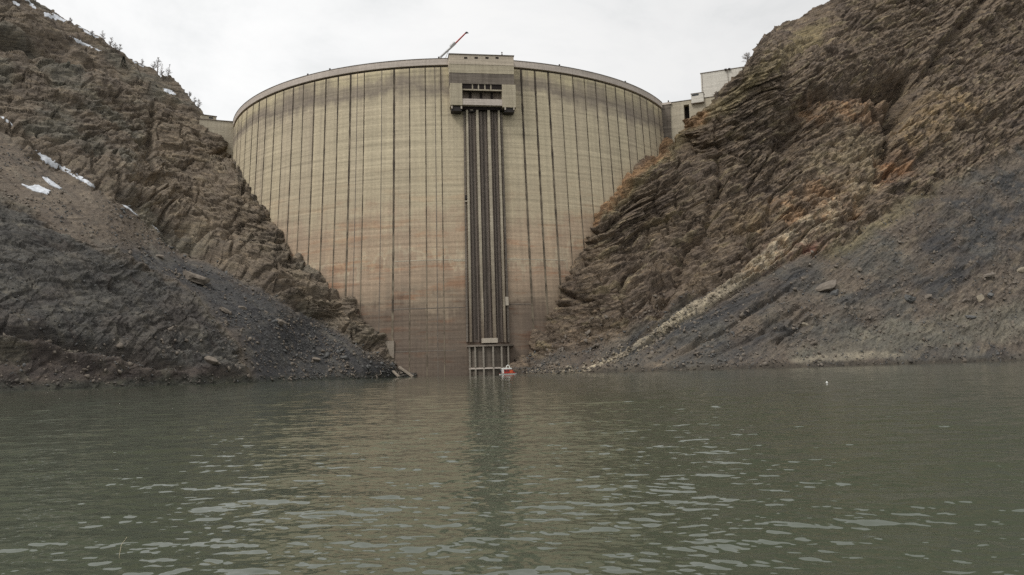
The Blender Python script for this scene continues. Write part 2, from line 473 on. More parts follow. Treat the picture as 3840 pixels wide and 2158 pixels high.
# ================================================================== GATEHOUSE on the crest
THC = float(dam_theta(dam_hit(np.array(1806.), np.array(430.))))
GX = np.array([math.cos(THC), math.sin(THC), 0]); GN = np.array([math.sin(THC), -math.cos(THC), 0]); GZ = np.array([0, 0, 1.])
AXIS = np.array([AX, AY, 0])
RG = R0 + 6.0
def gpl(px, py, R=RG):
    """(u,z) where the sight line meets the gatehouse front plane at distance R from the arch centre"""
    r = rays(px, py); t = (R - (EYE - AXIS) @ GN) / (r @ GN)
    P = EYE + r * t; return float((P - AXIS) @ GX), float(P[2])
uL, zTl = gpl(1684, 204); uR, zTr = gpl(1926, 211); zT = (zTl + zTr) / 2
_, zB = gpl(1690, 394)
zB2 = zB
o0u, o0z = gpl(1733, 313); o1u, o1z = gpl(1884, 373)
_, zStr = gpl(1700, 241); _, zDk0 = gpl(1720, 273); _, zDk1 = gpl(1720, 312)
gh = thing('gatehouse', 'boxy concrete gatehouse with a wide dark opening on top of the dam', 'gatehouse', AXIS + GN * RG + GZ * zB)
def gb(mb, x0, x1, r0, r1, z0, z1): return mb.fbox(AXIS, GX, -GN, GZ, x0, x1, -r1, -r0, z0, z1)
RB = R0 - 9
gb(MB(), uL, uR, RB, RG, zStr, zT).build('upper_wall', M['gatetop'], gh, bevel=.12)
gb(MB(), uL + .05, uR - .05, RB, RG - .12, zDk0, zStr).build('middle_wall', M['gate'], gh)
gb(MB(), uL + .1, uR - .1, RB, RG - .25, o0z, zDk0).build('stained_band', M['stain'], gh)
gb(MB(), uL + .2, o0u, R0 - 4, RG - .02, zB, o0z).build('jamb', M['gate'], gh, bevel=.1)
gb(MB(), o1u, uR + .6, R0 - 4, RG - .02, zB - .5, o0z).build('jamb', M['gate'], gh, bevel=.1)
gb(MB(), o0u - .002, o1u + .002, R0 - 2, RG - .3, zB + .3, o1z).build('sill_beam', M['parapet'], gh, bevel=.08)
gb(MB(), o0u - .5, o1u + .5, R0 - 2, R0 + 3.6, zB - 1.1, zB + .25).build('underside_shadow', M['void'], gh)  # solid dark box stands in for the shade beneath the sill beam
gb(MB(), o0u, o1u, R0 - 4, R0 + 1.5, o1z, o0z).build('inner_wall', M['channel'], gh)
zi = o1z + (o0z - o1z) * .58
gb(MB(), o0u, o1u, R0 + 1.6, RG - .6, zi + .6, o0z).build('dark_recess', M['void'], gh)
gb(MB(), o0u + .003, o1u - .003, RG - 1.3, RG - .55, zi, zi + .55).build('cross_beam', M['pillar'], gh)
for f in (.26, .41, .57, .72):
    u = o0u + (o1u - o0u) * f
    gb(MB(), u - .28, u + .28, RG - 1.15, RG - .58, zi + .55, o0z).build('post', M['pillar'], gh)
for f in (.22, .49, .76):
    u = o0u + (o1u - o0u) * f
    gb(MB(), u - .45, u + .45, RG - 3.9, RG - 3.2, o1z, zi).build('guide_slot', M['void'], gh)
gb(MB(), uL - .25, uR + .25, RB - .3, RG + .3, zT, zT + .3).build('roof', M['stain'], gh)
for pxv in (1746.5, 1785.5, 1826, 1864):
    u, z = gpl(pxv, 218)
    v = gb(MB(), u - .72, u + .72, RG - .2, RG + .05, z - .42, z + .42).build('vent', M['void'], gh)
u, _ = gpl(1733, 200)
gb(MB(), u - 1.2, u + 1.2, RG - 4, RG - 2, zT + .3, zT + 1.0).build('roof_hatch', M['yellow'], gh)
# under-hung platforms with their bracket heads
for (pa_, pb_, py_) in ((1693, 1732, 398), (1893, 1929, 403)):
    ua, za = gpl(pa_, py_); ub, _ = gpl(pb_, py_)
    pl = gb(MB(), ua, ub, R0 + 1, RG - .5, za - 2.0, za - .1).build('underhung_platform', M['dark'], gh)
    for uu in (ua + .2, ub - .2):
        gb(MB(), uu - .3, uu + .3, RG - .5, RG - .05, za - 1.1, za + .1).build('bracket', M['pale'], pl)

# ================================================================== INTAKE SHAFT on the face
sh = thing('intake_shaft', 'tall ribbed intake shaft of concrete pillars and dark slots running down the dam', 'intake shaft', AXIS + GN * (R0 + 9) + GZ * 14)
def stripe(name, mat, top, bot, wpx, off0, off1, parent=sh, n=24):
    """a straight upright member following the face between two survey points; width in 0.115 m units"""
    (xa, ya), (xb, yb) = top, bot
    t = np.linspace(0, 1, n)
    P = dam_hit(xa + (xb - xa) * t, ya + (yb - ya) * t, off1)
    th = dam_theta(P); z = P[:, 2]; dt = wpx * .115 / 2 / 133
    V = np.concatenate([dam_pt(th - dt, z, off0), dam_pt(th - dt, z, off1), dam_pt(th + dt, z, off1), dam_pt(th + dt, z, off0)])
    Q = []
    for k in range(3):
        for i in range(n - 1): Q.append((k * n + i, (k + 1) * n + i, (k + 1) * n + i + 1, k * n + i + 1))
    Q.append((0, n, 2 * n, 3 * n)); Q.append((n - 1, 4 * n - 1, 3 * n - 1, 2 * n - 1))
    return link(name, V, Q, mat, parent)
YB = 1284
stripe('backing_slab', M['channel'], (1810, 404), (1829, YB), 126, -.2, .35)
stripe('side_shade_strip', M['stain'], (1741, 404), (1752, YB), 7, -.2, .9)  # dark strips put the shade of the flanking grooves into the colour
stripe('side_shade_strip', M['stain'], (1879, 404), (1908, YB), 8, -.2, .9)
for a, b, w in ((1751, 1766, 8), (1789, 1812, 9), (1832, 1857, 10), (1870, 1895, 7)):
    stripe('pillar', M['pillar'], (a, 398), (b, YB), w, .2, 2.4)
for a, b, w in ((1768, 1788, 3.5), (1810, 1831, 5), (1851, 1875, 3.5)):
    stripe('guide_slot', M['slot'], (a, 404), (b, YB - 12), w, .3, .55)  # dark strips laid on the slab between the pillars
for a, b, w in ((1776, 1796, 2.4), (1760, 1779, 2.4), (1820, 1842, 2.2), (1800, 1820, 2.2), (1845, 1868, 2), (1859, 1884, 2)):
    stripe('guide_rail', M['steel'], (a, 404), (b, YB), w, .3, 1.1)
def facebox(name, mat, x0, y0, x1, y1, off0, off1, parent):
    P0 = dam_hit(np.array(float(x0)), np.array(float(y1)), off1); P1 = dam_hit(np.array(float(x1)), np.array(float(y0)), off1)
    t0, t1 = float(dam_theta(P0)), float(dam_theta(P1)); z0, z1 = float(P0[2]), float(P1[2])
    mb = MB(); pts = []
    for z in (z0, z1):
        for t, o in ((t0, off1), (t1, off1), (t1, off0), (t0, off0)):
            r = RD(z0) + o; pts.append((AX + r * math.sin(t), AY - r * math.cos(t), z))
    return mb.quadbox(pts).build(name, mat, parent)
bx = facebox('inspection_box', M['dark'], 1744, 733, 1756, 748, .3, 1.6, sh); facebox('lintel', M['pale'], 1743, 753, 1757, 757, .3, 1.9, sh)
facebox('side_box', M['pale'], 1888, 1114, 1906, 1146, .4, 2.0, sh)
facebox('base_box', M['pale'], 1808, 1268, 1866, 1287, .4, 3.6, sh)
hp = facebox('hanging_gate', M['dark'], 1758, 404, 1779, 419, .4, 2.2, sh); facebox('lamp_housing', M['pale'], 1763, 411, 1773, 414, 2.2, 2.5, sh)

# ================================================================== INTAKE CAGE at the waterline
THK = float(dam_theta(dam_hit(np.array(1839.), np.array(1330.))))
KX = np.array([math.cos(THK), math.sin(THK), 0]); KN = np.array([math.sin(THK), -math.cos(THK), 0])
Pk = dam_hit(np.array(1839.), np.array(1297.)); zk = float(Pk[2])
Pl = dam_hit(np.array(1839.), np.array(1381.)); zl = float(Pl[2])
K0 = np.array([AX, AY, 0]) + KN * (RD(10) - .5)
cage = thing('intake_cage', 'half round concrete intake cage with slim posts and two ring decks at the waterline', 'intake', K0)
RK, DK = 10.0, 7.0
def halfdisc(name, mat, z0, z1, rx, ry, n=28):
    a = np.linspace(0, math.pi, n)
    rim = [K0 + KX * (rx * math.cos(t)) + KN * (ry * math.sin(t) ** .8) for t in a]
    V = [p + GZ * z0 for p in rim] + [p + GZ * z1 for p in rim]
    Fq = [(i + 1, i, n + i, n + i + 1) for i in range(n - 1)] + [tuple(range(n)), tuple(reversed(range(n, 2 * n))), (0, n - 1, 2 * n - 1, n)]
    return link(name, V, Fq, mat, cage)
halfdisc('top_deck', M['stain'], zk - .45, zk + .25, RK, DK)
halfdisc('lower_deck', M['parapet'], zl - .35, zl + .3, RK - .6, DK - .4)
halfdisc('screen', M['screen'], -4, zk - .5, RK - 1.5, DK - 1.3)
for px in (1763, 1783.7, 1815, 1851, 1883, 1908):
    # post foot angle from its bearing
    best = min(np.linspace(.05, math.pi - .05, 400), key=lambda t: abs(float(((K0 + KX * ((RK - .5) * math.cos(t)) + KN * ((DK - .4) * math.sin(t) ** .8) - EYE) @ RV) / ((K0 + KX * ((RK - .5) * math.cos(t)) + KN * ((DK - .4) * math.sin(t) ** .8) - EYE) @ _fw)) * F + CX - px))
    p = K0 + KX * ((RK - .5) * math.cos(best)) + KN * ((DK - .4) * math.sin(best) ** .8)
    MB().fbox(p, KX, KN, GZ, -.34, .34, -.3, .3, -3, zl - .35).fbox(p, KX, KN, GZ, -.34, .34, -.3, .3, zl + .3, zk - .45).build('post', M['post'], cage)

# ================================================================== TERRAIN
def bank(name, xs, nv, T, shore_pts, ctrl, style, rockmat):
    """rocky flank: columns follow bearings xs; from the drowned foot up to the rim T(x); real distances by the survey points ctrl"""
    depth = tps_fit([c[:2] for c in ctrl], [c[2] for c in ctrl])
    tx, ty = np.array(T).T
    o = np.argsort(tx); yt = np.interp(xs, tx[o], ty[o])
    sx, sy = np.array(shore_pts).T
    ys = np.interp(xs, sx, sy)
    v = np.linspace(0, 1, nv)
    PX = np.repeat(xs[None], nv, 0); PY = ys[None] * (1 - v[:, None]) + yt[None] * v[:, None]
    D = depth(PX, PY)
    P = at_depth(PX, PY, D)
    P[0, :, 2] = np.minimum(P[0, :, 2], -2.5)
    # rim carries on backwards behind the skyline
    nb = 14; back = []
    top = P[-1]; dirn = top[:, :2] / np.linalg.norm(top[:, :2], axis=1)[:, None]
    for k in range(1, nb + 1):
        b = top.copy(); s = k * 5.0
        b[:, :2] += dirn * s; b[:, 2] += 0.30 * s - 0.016 * s * s
        back.append(b)
    # front foot goes down below the lake
    foot = P[0].copy(); foot[:, :2] -= dirn * 12; foot[:, 2] = -9
    P = np.concatenate([foot[None], P, np.array(back)])
    PX = np.concatenate([PX[:1], PX, np.repeat(PX[-1:], nb, 0)]); PY = np.concatenate([PY[:1], PY, np.repeat(PY[-1:], nb, 0)])
    nr, nc = P.shape[:2]
    du = np.gradient(P, axis=1); dv = np.gradient(P, axis=0)
    Nn = np.cross(du, dv); Nn /= np.maximum(np.linalg.norm(Nn, axis=2), 1e-9)[..., None]
    flip = np.sign((Nn * (P - EYE)).sum(2)); Nn *= -np.where(flip == 0, 1, flip)[..., None]
    X = P.reshape(-1, 3); px, py = PX.ravel(), PY.ravel(); Nf = Nn.reshape(-1, 3)
    # smooth the normal a bit towards the general facing of the flank
    disp, colr, rg = style(X, px, py)
    vv = np.r_[0, v, np.ones(nb)]; rim = 1 - .55 * sstep(.86, 1.0, vv)
    disp = disp * np.repeat(rim, nc)
    X2 = X + Nf * disp[:, None]
    ob = big_mesh(name, X2, gridq(nr, nc), rockmat)
    vcol(ob, 'col', np.clip(colr, .005, .9))
    a = ob.data.attributes.new('rough', 'FLOAT', 'POINT'); a.data.foreach_set('value', rg.astype(np.float32))
    tag(ob, kind='structure')
    return ob, X2.reshape(nr, nc, 3), Nn, PX, PY

def strata(X, e, n, t, spacing, warp=.8):
    """ledges: long beds with small overhanging lips, broken along the strike"""
    a, b, c = X @ e, X @ n, X @ t
    w = fbm(np.stack([a / 70, b / 26, c / 70], -1), 4) * warp * 9.0 / max(spacing, 2.2)
    s = b / spacing + w
    f = 1 - (s - np.floor(s))
    h = pn(np.stack([np.floor(s) * 7.3, a / 16, c / 16], -1))
    saw = np.where(f < .8, f / .8, (1 - f) / .2)
    return (saw - .5) * (.7 + 1.1 * h)
_cv = rng.random(256)
def cells(a, b, c):
    i = np.floor(np.stack([a, b, c], -1)).astype(np.int64) & 255
    return _cv[_perm[_perm[_perm[i[:, 0]] + i[:, 1]] + i[:, 2]] & 255] * 2 - 1
def craggy(X, e, n, t, kl=1.0):
    a, b, c = X @ e, X @ n, X @ t
    wb = fbm(np.stack([a / 80, b / 40, c / 80], -1), 4) * 8.0
    b = b + wb
    q1, q2, q3 = fbm(X / 15, 3) * .5, fbm(X / 15 + 30, 3) * .35, fbm(X / 15 + 60, 3) * .5
    big = fbm(X / 48, 3) * 5.0
    mid = ridged(np.stack([a / 34, b / 9, c / 34], -1), 4, .55) * 2.0
    blk = cells(a / 17 + q1, b / 5.5 + q2, c / 17 + q3) * 1.15 + cells(a / 7.5 + q2, b / 2.3 + q3, c / 7.5 + q1) * .95 + cells(a / 3.2 + q3, b / 1.0 + q1, c / 3.2 + q2) * .6
    fine = ridged(np.stack([a / 6, b / 1.4, c / 6], -1) + 5, 3, .6) * .9
    led = (strata(X, e, n, t, 5.2) * 1.7 + strata(X + 50, e, n, t, 1.6) * .9) * kl
    crk = -np.maximum(0, 1 - np.abs(pn(np.stack([a / 13, b / 40, c / 13], -1) + 9)) * 11) * 2.3
    crk += -np.maximum(0, 1 - np.abs(pn(np.stack([a / 60, b / 8, c / 60], -1) + 19)) * 11) * 3.4
    return big + mid + fine + led + blk + crk, led + blk * .8, mid
def unit(v): v = np.array(v, float); return v / np.linalg.norm(v)
def frame(e, n):
    e = unit(e); n = np.array(n, float); n = unit(n - e * (n @ e)); return e, n, np.cross(e, n)
def mixc(c, m, col): return c * (1 - m[:, None]) + np.array(col)[None] * m[:, None]
def crease(px, py, line, w, amt, seed=0):
    d, par = seg_dist(px, py, line)
    return amt * np.exp(-(d / w) ** 2)

# contact of the flanks with the dam (survey points on the picture of the place)
R_CON = [(1880, 1372), (1915, 1362), (1985, 1346), (2013, 1291), (2051, 1252), (2108, 1132), (2130, 1073), (2155, 1011), (2198, 905), (2211, 843), (2239, 803),
         (2301, 737), (2335, 700), (2400, 612), (2477, 547)]
R_RID = [(2524, 494), (2561, 458), (2621, 427), (2663, 393), (2695, 348), (2734, 309), (2776, 269), (2810, 235), (2829, 184), (2853, 147), (2917, 98), (3010, 64), (3054, 34),
         (3118, 0), (3300, -110), (3840, -420), (4700, -760)]
L_CON = [(1560, 1414), (1548, 1410), (1486, 1364), (1473, 1339), (1436, 1302), (1414, 1268), (1380, 1224), (1310, 1135), (1242, 1085), (1186, 1042), (1124, 986), (1068, 936), (1049, 899), (1009, 837),
         (1003, 806), (968, 757), (898, 646), (871, 583)]
L_RID = [(850, 535), (803, 488), (772, 441), (735, 399), (703, 357), (667, 310), (635, 291), (604, 292), (572, 257), (525, 244), (472, 213), (436, 189), (388, 157),
         (336, 126), (252, 79), (173, 26), (126, 0), (0, -80), (-300, -280), (-800, -560)]
def dd(px, py): return float(dam_hit(np.array(float(px)), np.array(float(py)))[1])

# ---- right flank
ctrl = [(x, y, dd(x, y) - .5) for x, y in R_CON[2:]]
ctrl += [(x - 45, y - 25, dd(x, y) + 16) for x, y in R_CON[3:]]
ctrl += [(1915, 1362, dd(1915, 1362)), (1915, 1320, dd(1915, 1330) + 14)]
ctrl += [(2524, 494, 424), (2590, 440, 408), (2650, 405, 398), (2695, 348, 395), (2734, 309, 398), (2776, 269, 402), (2829, 184, 428), (2880, 260, 412), (2760, 420, 394), (2917, 98, 505), (3118, 0, 520), (3300, -110, 545), (3840, -420, 690), (4700, -760, 900)]
ctrl += [(1990, 1404, 316), (2200, 1404, 298), (2400, 1398, 288), (2900, 1382, 285), (3400, 1367, 302), (3840, 1353, 326), (4700, 1335, 390)]
ctrl += [(2200, 1250, 322), (2400, 1100, 325), (2400, 850, 366), (2600, 750, 368), (2600, 560, 402), (2800, 1000, 336), (3200, 760, 380), (2900, 500, 406), (2850, 330, 408), (2640, 520, 392),
         (3350, 500, 425), (3350, 200, 498), (3840, 1050, 372), (3840, 700, 440), (3840, 300, 535), (3840, 0, 610), (4700, 700, 520), (4700, 0, 720), (2700, 1200, 308), (3100, 1150, 325)]
eR, nR, tR = frame((.84, .40, .42), (-.35, -.25, .9))
P_SCREE = [(1990, 1352), (2180, 1310), (2330, 1262), (2500, 1180), (2650, 1095), (2780, 1062), (3000, 985), (3200, 880), (3500, 700), (3840, 560), (4700, 260), (4700, 1500), (1990, 1500)]
def style_r(X, px, py):
    w1 = fbm(X / 22, 4); w2 = fbm(X / 22 + 40, 4); w3 = fbm(X / 7 + 11, 4)
    wx, wy = px + 55 * w1 + 18 * w3, py + 55 * w2
    crag, led, mid = craggy(X, eR, nR, tR)
    scree = soft_poly(wx, wy, P_SCREE, 22)
    down = unit((-.80, -.38, -.50)); side = unit(np.cross(down, (0, 0, 1.)))
    dn = np.cross(down, side)
    sc1 = fbm(np.stack([X @ down / 45, X @ side / 7, X @ dn / 7], -1), 4) * 2.2
    sc2 = ridged(np.stack([X @ down / 22, X @ side / 2.6, X @ dn / 2.6], -1) + 3, 4, .6) * .85 + fbm(X / 2.2, 3, .6) * .5
    rockout = sstep(.12, .4, fbm(X / 30 + 77, 3)) * .55
    d = crag * (1 - scree) + scree * (fbm(X / 48, 3) * 3 + sc1 + sc2 + rockout * (led * 1.5 + mid * .5))
    # big forms: cave, gullies, ribs
    d += crease(wx, wy, [(3300, 330), (3400, 290), (3390, 380), (3340, 440)], 40, -27)
    d += crease(wx, wy, [(3340, 440), (3330, 560), (3290, 620)], 16, -7)
    d += crease(px + 20 * w1, py + 20 * w2, [(3440, 320), (3520, 190), (3640, 60), (3720, -40)], 16, -6)
    d += crease(px + 20 * w1, py + 20 * w2, [(3400, 360), (3480, 210), (3590, 60)], 26, 5)
    d += crease(wx, wy, [(2560, 960), (2640, 870), (2700, 700), (2720, 620)], 22, -5)
    d += crease(wx, wy, [(2600, 900), (2510, 1090), (2460, 1180)], 20, -4.5)
    d += crease(wx, wy, [(2950, 560), (3000, 420), (3150, 340), (3280, 330)], 34, -10)
    d += crease(wx, wy, [(2950, 300), (2990, 180), (3050, 130)], 34, -7)
    d += crease(wx, wy, [(3200, 800), (3260, 700), (3330, 640), (3390, 640)], 32, -6)
    d += crease(wx, wy, [(2335, 1105), (2350, 1115)], 13, -6)
    d += crease(wx, wy, [(3640, 130), (3770, 20)], 30, 5) + crease(wx, wy, [(3530, 420), (3700, 410), (3840, 330)], 22, 4.5) + crease(wx, wy, [(3560, 500), (3760, 440)], 12, -4)
    d += crease(px + 14 * w1, py + 14 * w2, [(2450, 1380), (2700, 1255), (2800, 1185), (2960, 1085)], 8, -1.9) + crease(px + 14 * w1, py + 14 * w2, [(2620, 1370), (2830, 1265), (3000, 1150)], 9, -1.5)
    d += crease(px + 10 * w1, py + 10 * w2, [(2420, 1290), (2560, 1225), (2640, 1175)], 7, -1.2)
    deb, par = seg_dist(px + 16 * w1 + 9 * w3, py + 16 * w2, [(1990, 1402), (2180, 1396), (2300, 1340), (2480, 1237), (2640, 1142), (2760, 1062), (2900, 962), (3080, 832), (3250, 690), (3300, 600)])
    debw = 5 + 16 * sstep(.15, .5, par) + 22 * sstep(.5, .8, par) * (1 + .5 * w3)
    debm = sstep(1.25, .7, deb / debw) * (px > 1980) * sstep(-.5, .25, w3 + .95 - 1.35 * par)
    d += debm * (ridged(X / 2.6, 3, .6) * .6) - 1.6 * np.exp(-((deb - debw * 1.3) / 9) ** 2) * (par > .02)
    d *= sstep(0, 14, np.maximum(X[:, 2], 0)) * .75 + .25
    # ---------- geology colours
    b = np.clip(.5 + .9 * fbm(X / 9 + 3, 4), 0, 1); b2 = np.clip(.5 + 1.1 * fbm(X / 30 + 13, 3), 0, 1)
    c = np.array([.138, .109, .087])[None] * np.ones((len(X), 1))
    c = mixc(c, b * .6, (.165, .135, .10)); c = mixc(c, sstep(.55, .9, b2) * .6, (.098, .08, .069))
    vein = sstep(.25, .5, pn(np.stack([X @ eR / 14, X @ nR / 1.6, X @ tR / 14], -1))) * .55
    c = mixc(c, vein, (.26, .22, .15))
    dr, par2 = seg_dist(wx, wy, [(2270, 790), (2420, 640), (2560, 500), (2700, 400), (2860, 280), (3010, 150), (3090, 90)])
    c = mixc(c, sstep(44, 10, dr) * (.3 + .6 * b), (.25, .21, .125))
    do, _ = seg_dist(wx, wy, [(2225, 815), (2335, 705), (2440, 590), (2535, 495), (2640, 445)])
    c = mixc(c, sstep(34, 12, do) * .75, (.26, .16, .095))
    for poly, col, k in (
        ([(2990, 400), (3120, 350), (3300, 340), (3340, 390), (3320, 500), (3220, 480), (3080, 470)], (.235, .15, .092), .75),
        ([(2890, 770), (3060, 690), (3250, 690), (3240, 790), (3080, 850), (2930, 880)], (.27, .18, .115), .8),
        ([(3060, 560), (3200, 480), (3320, 540), (3290, 700), (3130, 690), (3020, 640)], (.26, .215, .15), .6),
        ([(3280, 610), (3350, 560), (3430, 580), (3420, 640), (3310, 690)], (.25, .14, .08), .8),
        ([(3330, 560), (3420, 380), (3560, 360), (3700, 390), (3500, 520), (3380, 600)], (.25, .185, .11), .65),
        ([(2690, 800), (2850, 740), (2900, 800), (2840, 900), (2720, 900)], (.22, .165, .105), .5),
        ([(2860, 975), (2990, 880), (3090, 880), (3080, 940), (2950, 1020), (2880, 1030)], (.17, .085, .065), .8)):
        c = mixc(c, soft_poly(wx, wy, poly, 30) * k * (.25 + .9 * sstep(.3, .75, b + .35 * w3)), col)
    cs = np.array([.122, .102, .084])[None] * np.ones((len(X), 1))
    stk = fbm(np.stack([X @ down / 38, X @ side / 3.2, X @ dn / 3.2], -1) + 21, 4); stk2 = fbm(np.stack([X @ down / 60, X @ side / 9, X @ dn / 9], -1) + 51, 4)
    cs = mixc(cs, sstep(.35, .75, b2) * .8, (.098, .096, .088)); cs = mixc(cs, vein * .8, (.18, .155, .12))
    grey = np.maximum.reduce([soft_poly(wx, wy, [(3440, 960), (3550, 770), (3700, 690), (3900, 600), (4700, 400), (4700, 850), (3840, 900), (3600, 1080), (3480, 1130), (3400, 1080)], 40),
                              soft_poly(wx, wy, [(2380, 1340), (2620, 1200), (2800, 1095), (2960, 1020), (3060, 1030), (2900, 1120), (2700, 1240), (2500, 1350)], 18),
                              soft_poly(wx, wy, [(2250, 1330), (2400, 1250), (2560, 1180), (2640, 1110), (2560, 1200), (2380, 1310)], 12),
                              soft_poly(wx, wy, [(2600, 1390), (2900, 1180), (3000, 1200), (3000, 1300), (2800, 1390)], 30) * .6])
    cs = mixc(cs, np.clip(grey * sstep(-.45, .15, stk2 + .4 * stk) + .75 * sstep(.12, .4, stk2), 0, 1) * (.7 + .3 * b), (.056, .057, .060))
    cs = mixc(cs, sstep(.1, .45, stk) * .6, (.165, .138, .11)); cs = mixc(cs, sstep(.2, .5, -stk) * .6, (.055, .05, .046))
    cs = mixc(cs, soft_poly(wx, wy, [(2960, 1345), (3150, 1250), (3500, 1190), (3900, 1110), (4700, 1050), (4700, 1300), (3840, 1270), (3300, 1330), (3000, 1372)], 25) * .6, (.15, .143, .118))
    cs = mixc(cs, soft_poly(px + 12 * w1, py + 6 * w3, [(2960, 1352), (3080, 1328), (3330, 1318), (3390, 1332), (3200, 1352), (3000, 1372)], 7) * .85, (.235, .21, .165))
    cs = mixc(cs, soft_poly(wx, wy, [(3040, 950), (3250, 810), (3500, 630), (3840, 400), (4200, 200), (4200, 300), (3840, 500), (3500, 720), (3300, 870), (3120, 960)], 30) * .7, (.205, .175, .108))
    c = c * (1 - scree[:, None]) + cs * scree[:, None]
    bits = sstep(-.1, .45, ridged(X / 1.7 + 8, 3)) * sstep(-.55, .2, w2 + .4 * w3)
    c = mixc(c, debm * (.12 + .88 * bits), (.40, .35, .265))
    c = mixc(c, debm * sstep(.35, .7, par) * .55 * sstep(0, .4, w3), (.27, .17, .10))
    wet = sstep(2.6, .6, X[:, 2] + 1.2 * w3)
    c = mixc(c, wet * .8, (.06, .053, .043))
    return d, c, 1 - scree
xr = np.r_[np.arange(1880, 3860, 2.5), np.arange(3860, 4700, 9.0)]
Tr = [(x - 22 if i > 2 else x, y - 24 if i > 2 else y - 8) for i, (x, y) in enumerate(R_CON)] + R_RID
Tr = [t for i, t in enumerate(Tr)]
shR = [(1880, 1418), (1990, 1414), (2400, 1408), (2900, 1394), (3400, 1379), (3840, 1365), (4700, 1348)]
right, RP, RN, RPX, RPY = bank('hillside', xr, 560, Tr, shR, ctrl, style_r, mat_rock(eR, nR, tR))

# ---- left flank
ctrl = [(x, y, dd(x, y) - .5) for x, y in L_CON[1:]]
ctrl += [(x + 45, y - 25, dd(x, y) + 16) for x, y in L_CON[2:]]
ctrl += [(850, 535, 424), (803, 488, 426), (735, 399, 432), (635, 291, 440), (525, 244, 442), (388, 157, 438), (252, 79, 430), (126, 0, 422), (-300, -280, 400), (-800, -560, 380)]
ctrl += [(0, 1468, 206), (500, 1450, 239), (955, 1434, 282), (1240, 1424, 312), (1480, 1417, 336), (-800, 1500, 150)]
ctrl += [(430, 735, 322), (0, 735, 285), (0, 1100, 240), (850, 1000, 332), (500, 1100, 276), (1240, 1200, 338), (300, 560, 340), (700, 760, 372), (0, 400, 336), (300, 300, 386), (-800, 700, 220), (-800, 0, 300),
         (1000, 1250, 303), (1300, 1350, 322), (900, 900, 358), (560, 500, 398)]
eL, nL, tL = frame((.93, .20, -.20), (.25, -.35, .9))
G_LINE = [(-200, 330), (0, 455), (150, 565), (430, 735), (640, 880), (850, 1000), (1050, 1110), (1240, 1205), (1400, 1300), (1500, 1372)]
P_SCL = [(-900, 250), (-200, 380), (0, 500), (150, 600), (430, 762), (640, 900), (850, 1020), (1050, 1125), (1240, 1220), (1400, 1318), (1560, 1420), (1500, 1500), (960, 1470), (930, 1420), (860, 1250), (640, 1060), (420, 960), (200, 850), (0, 730), (-900, 500)]
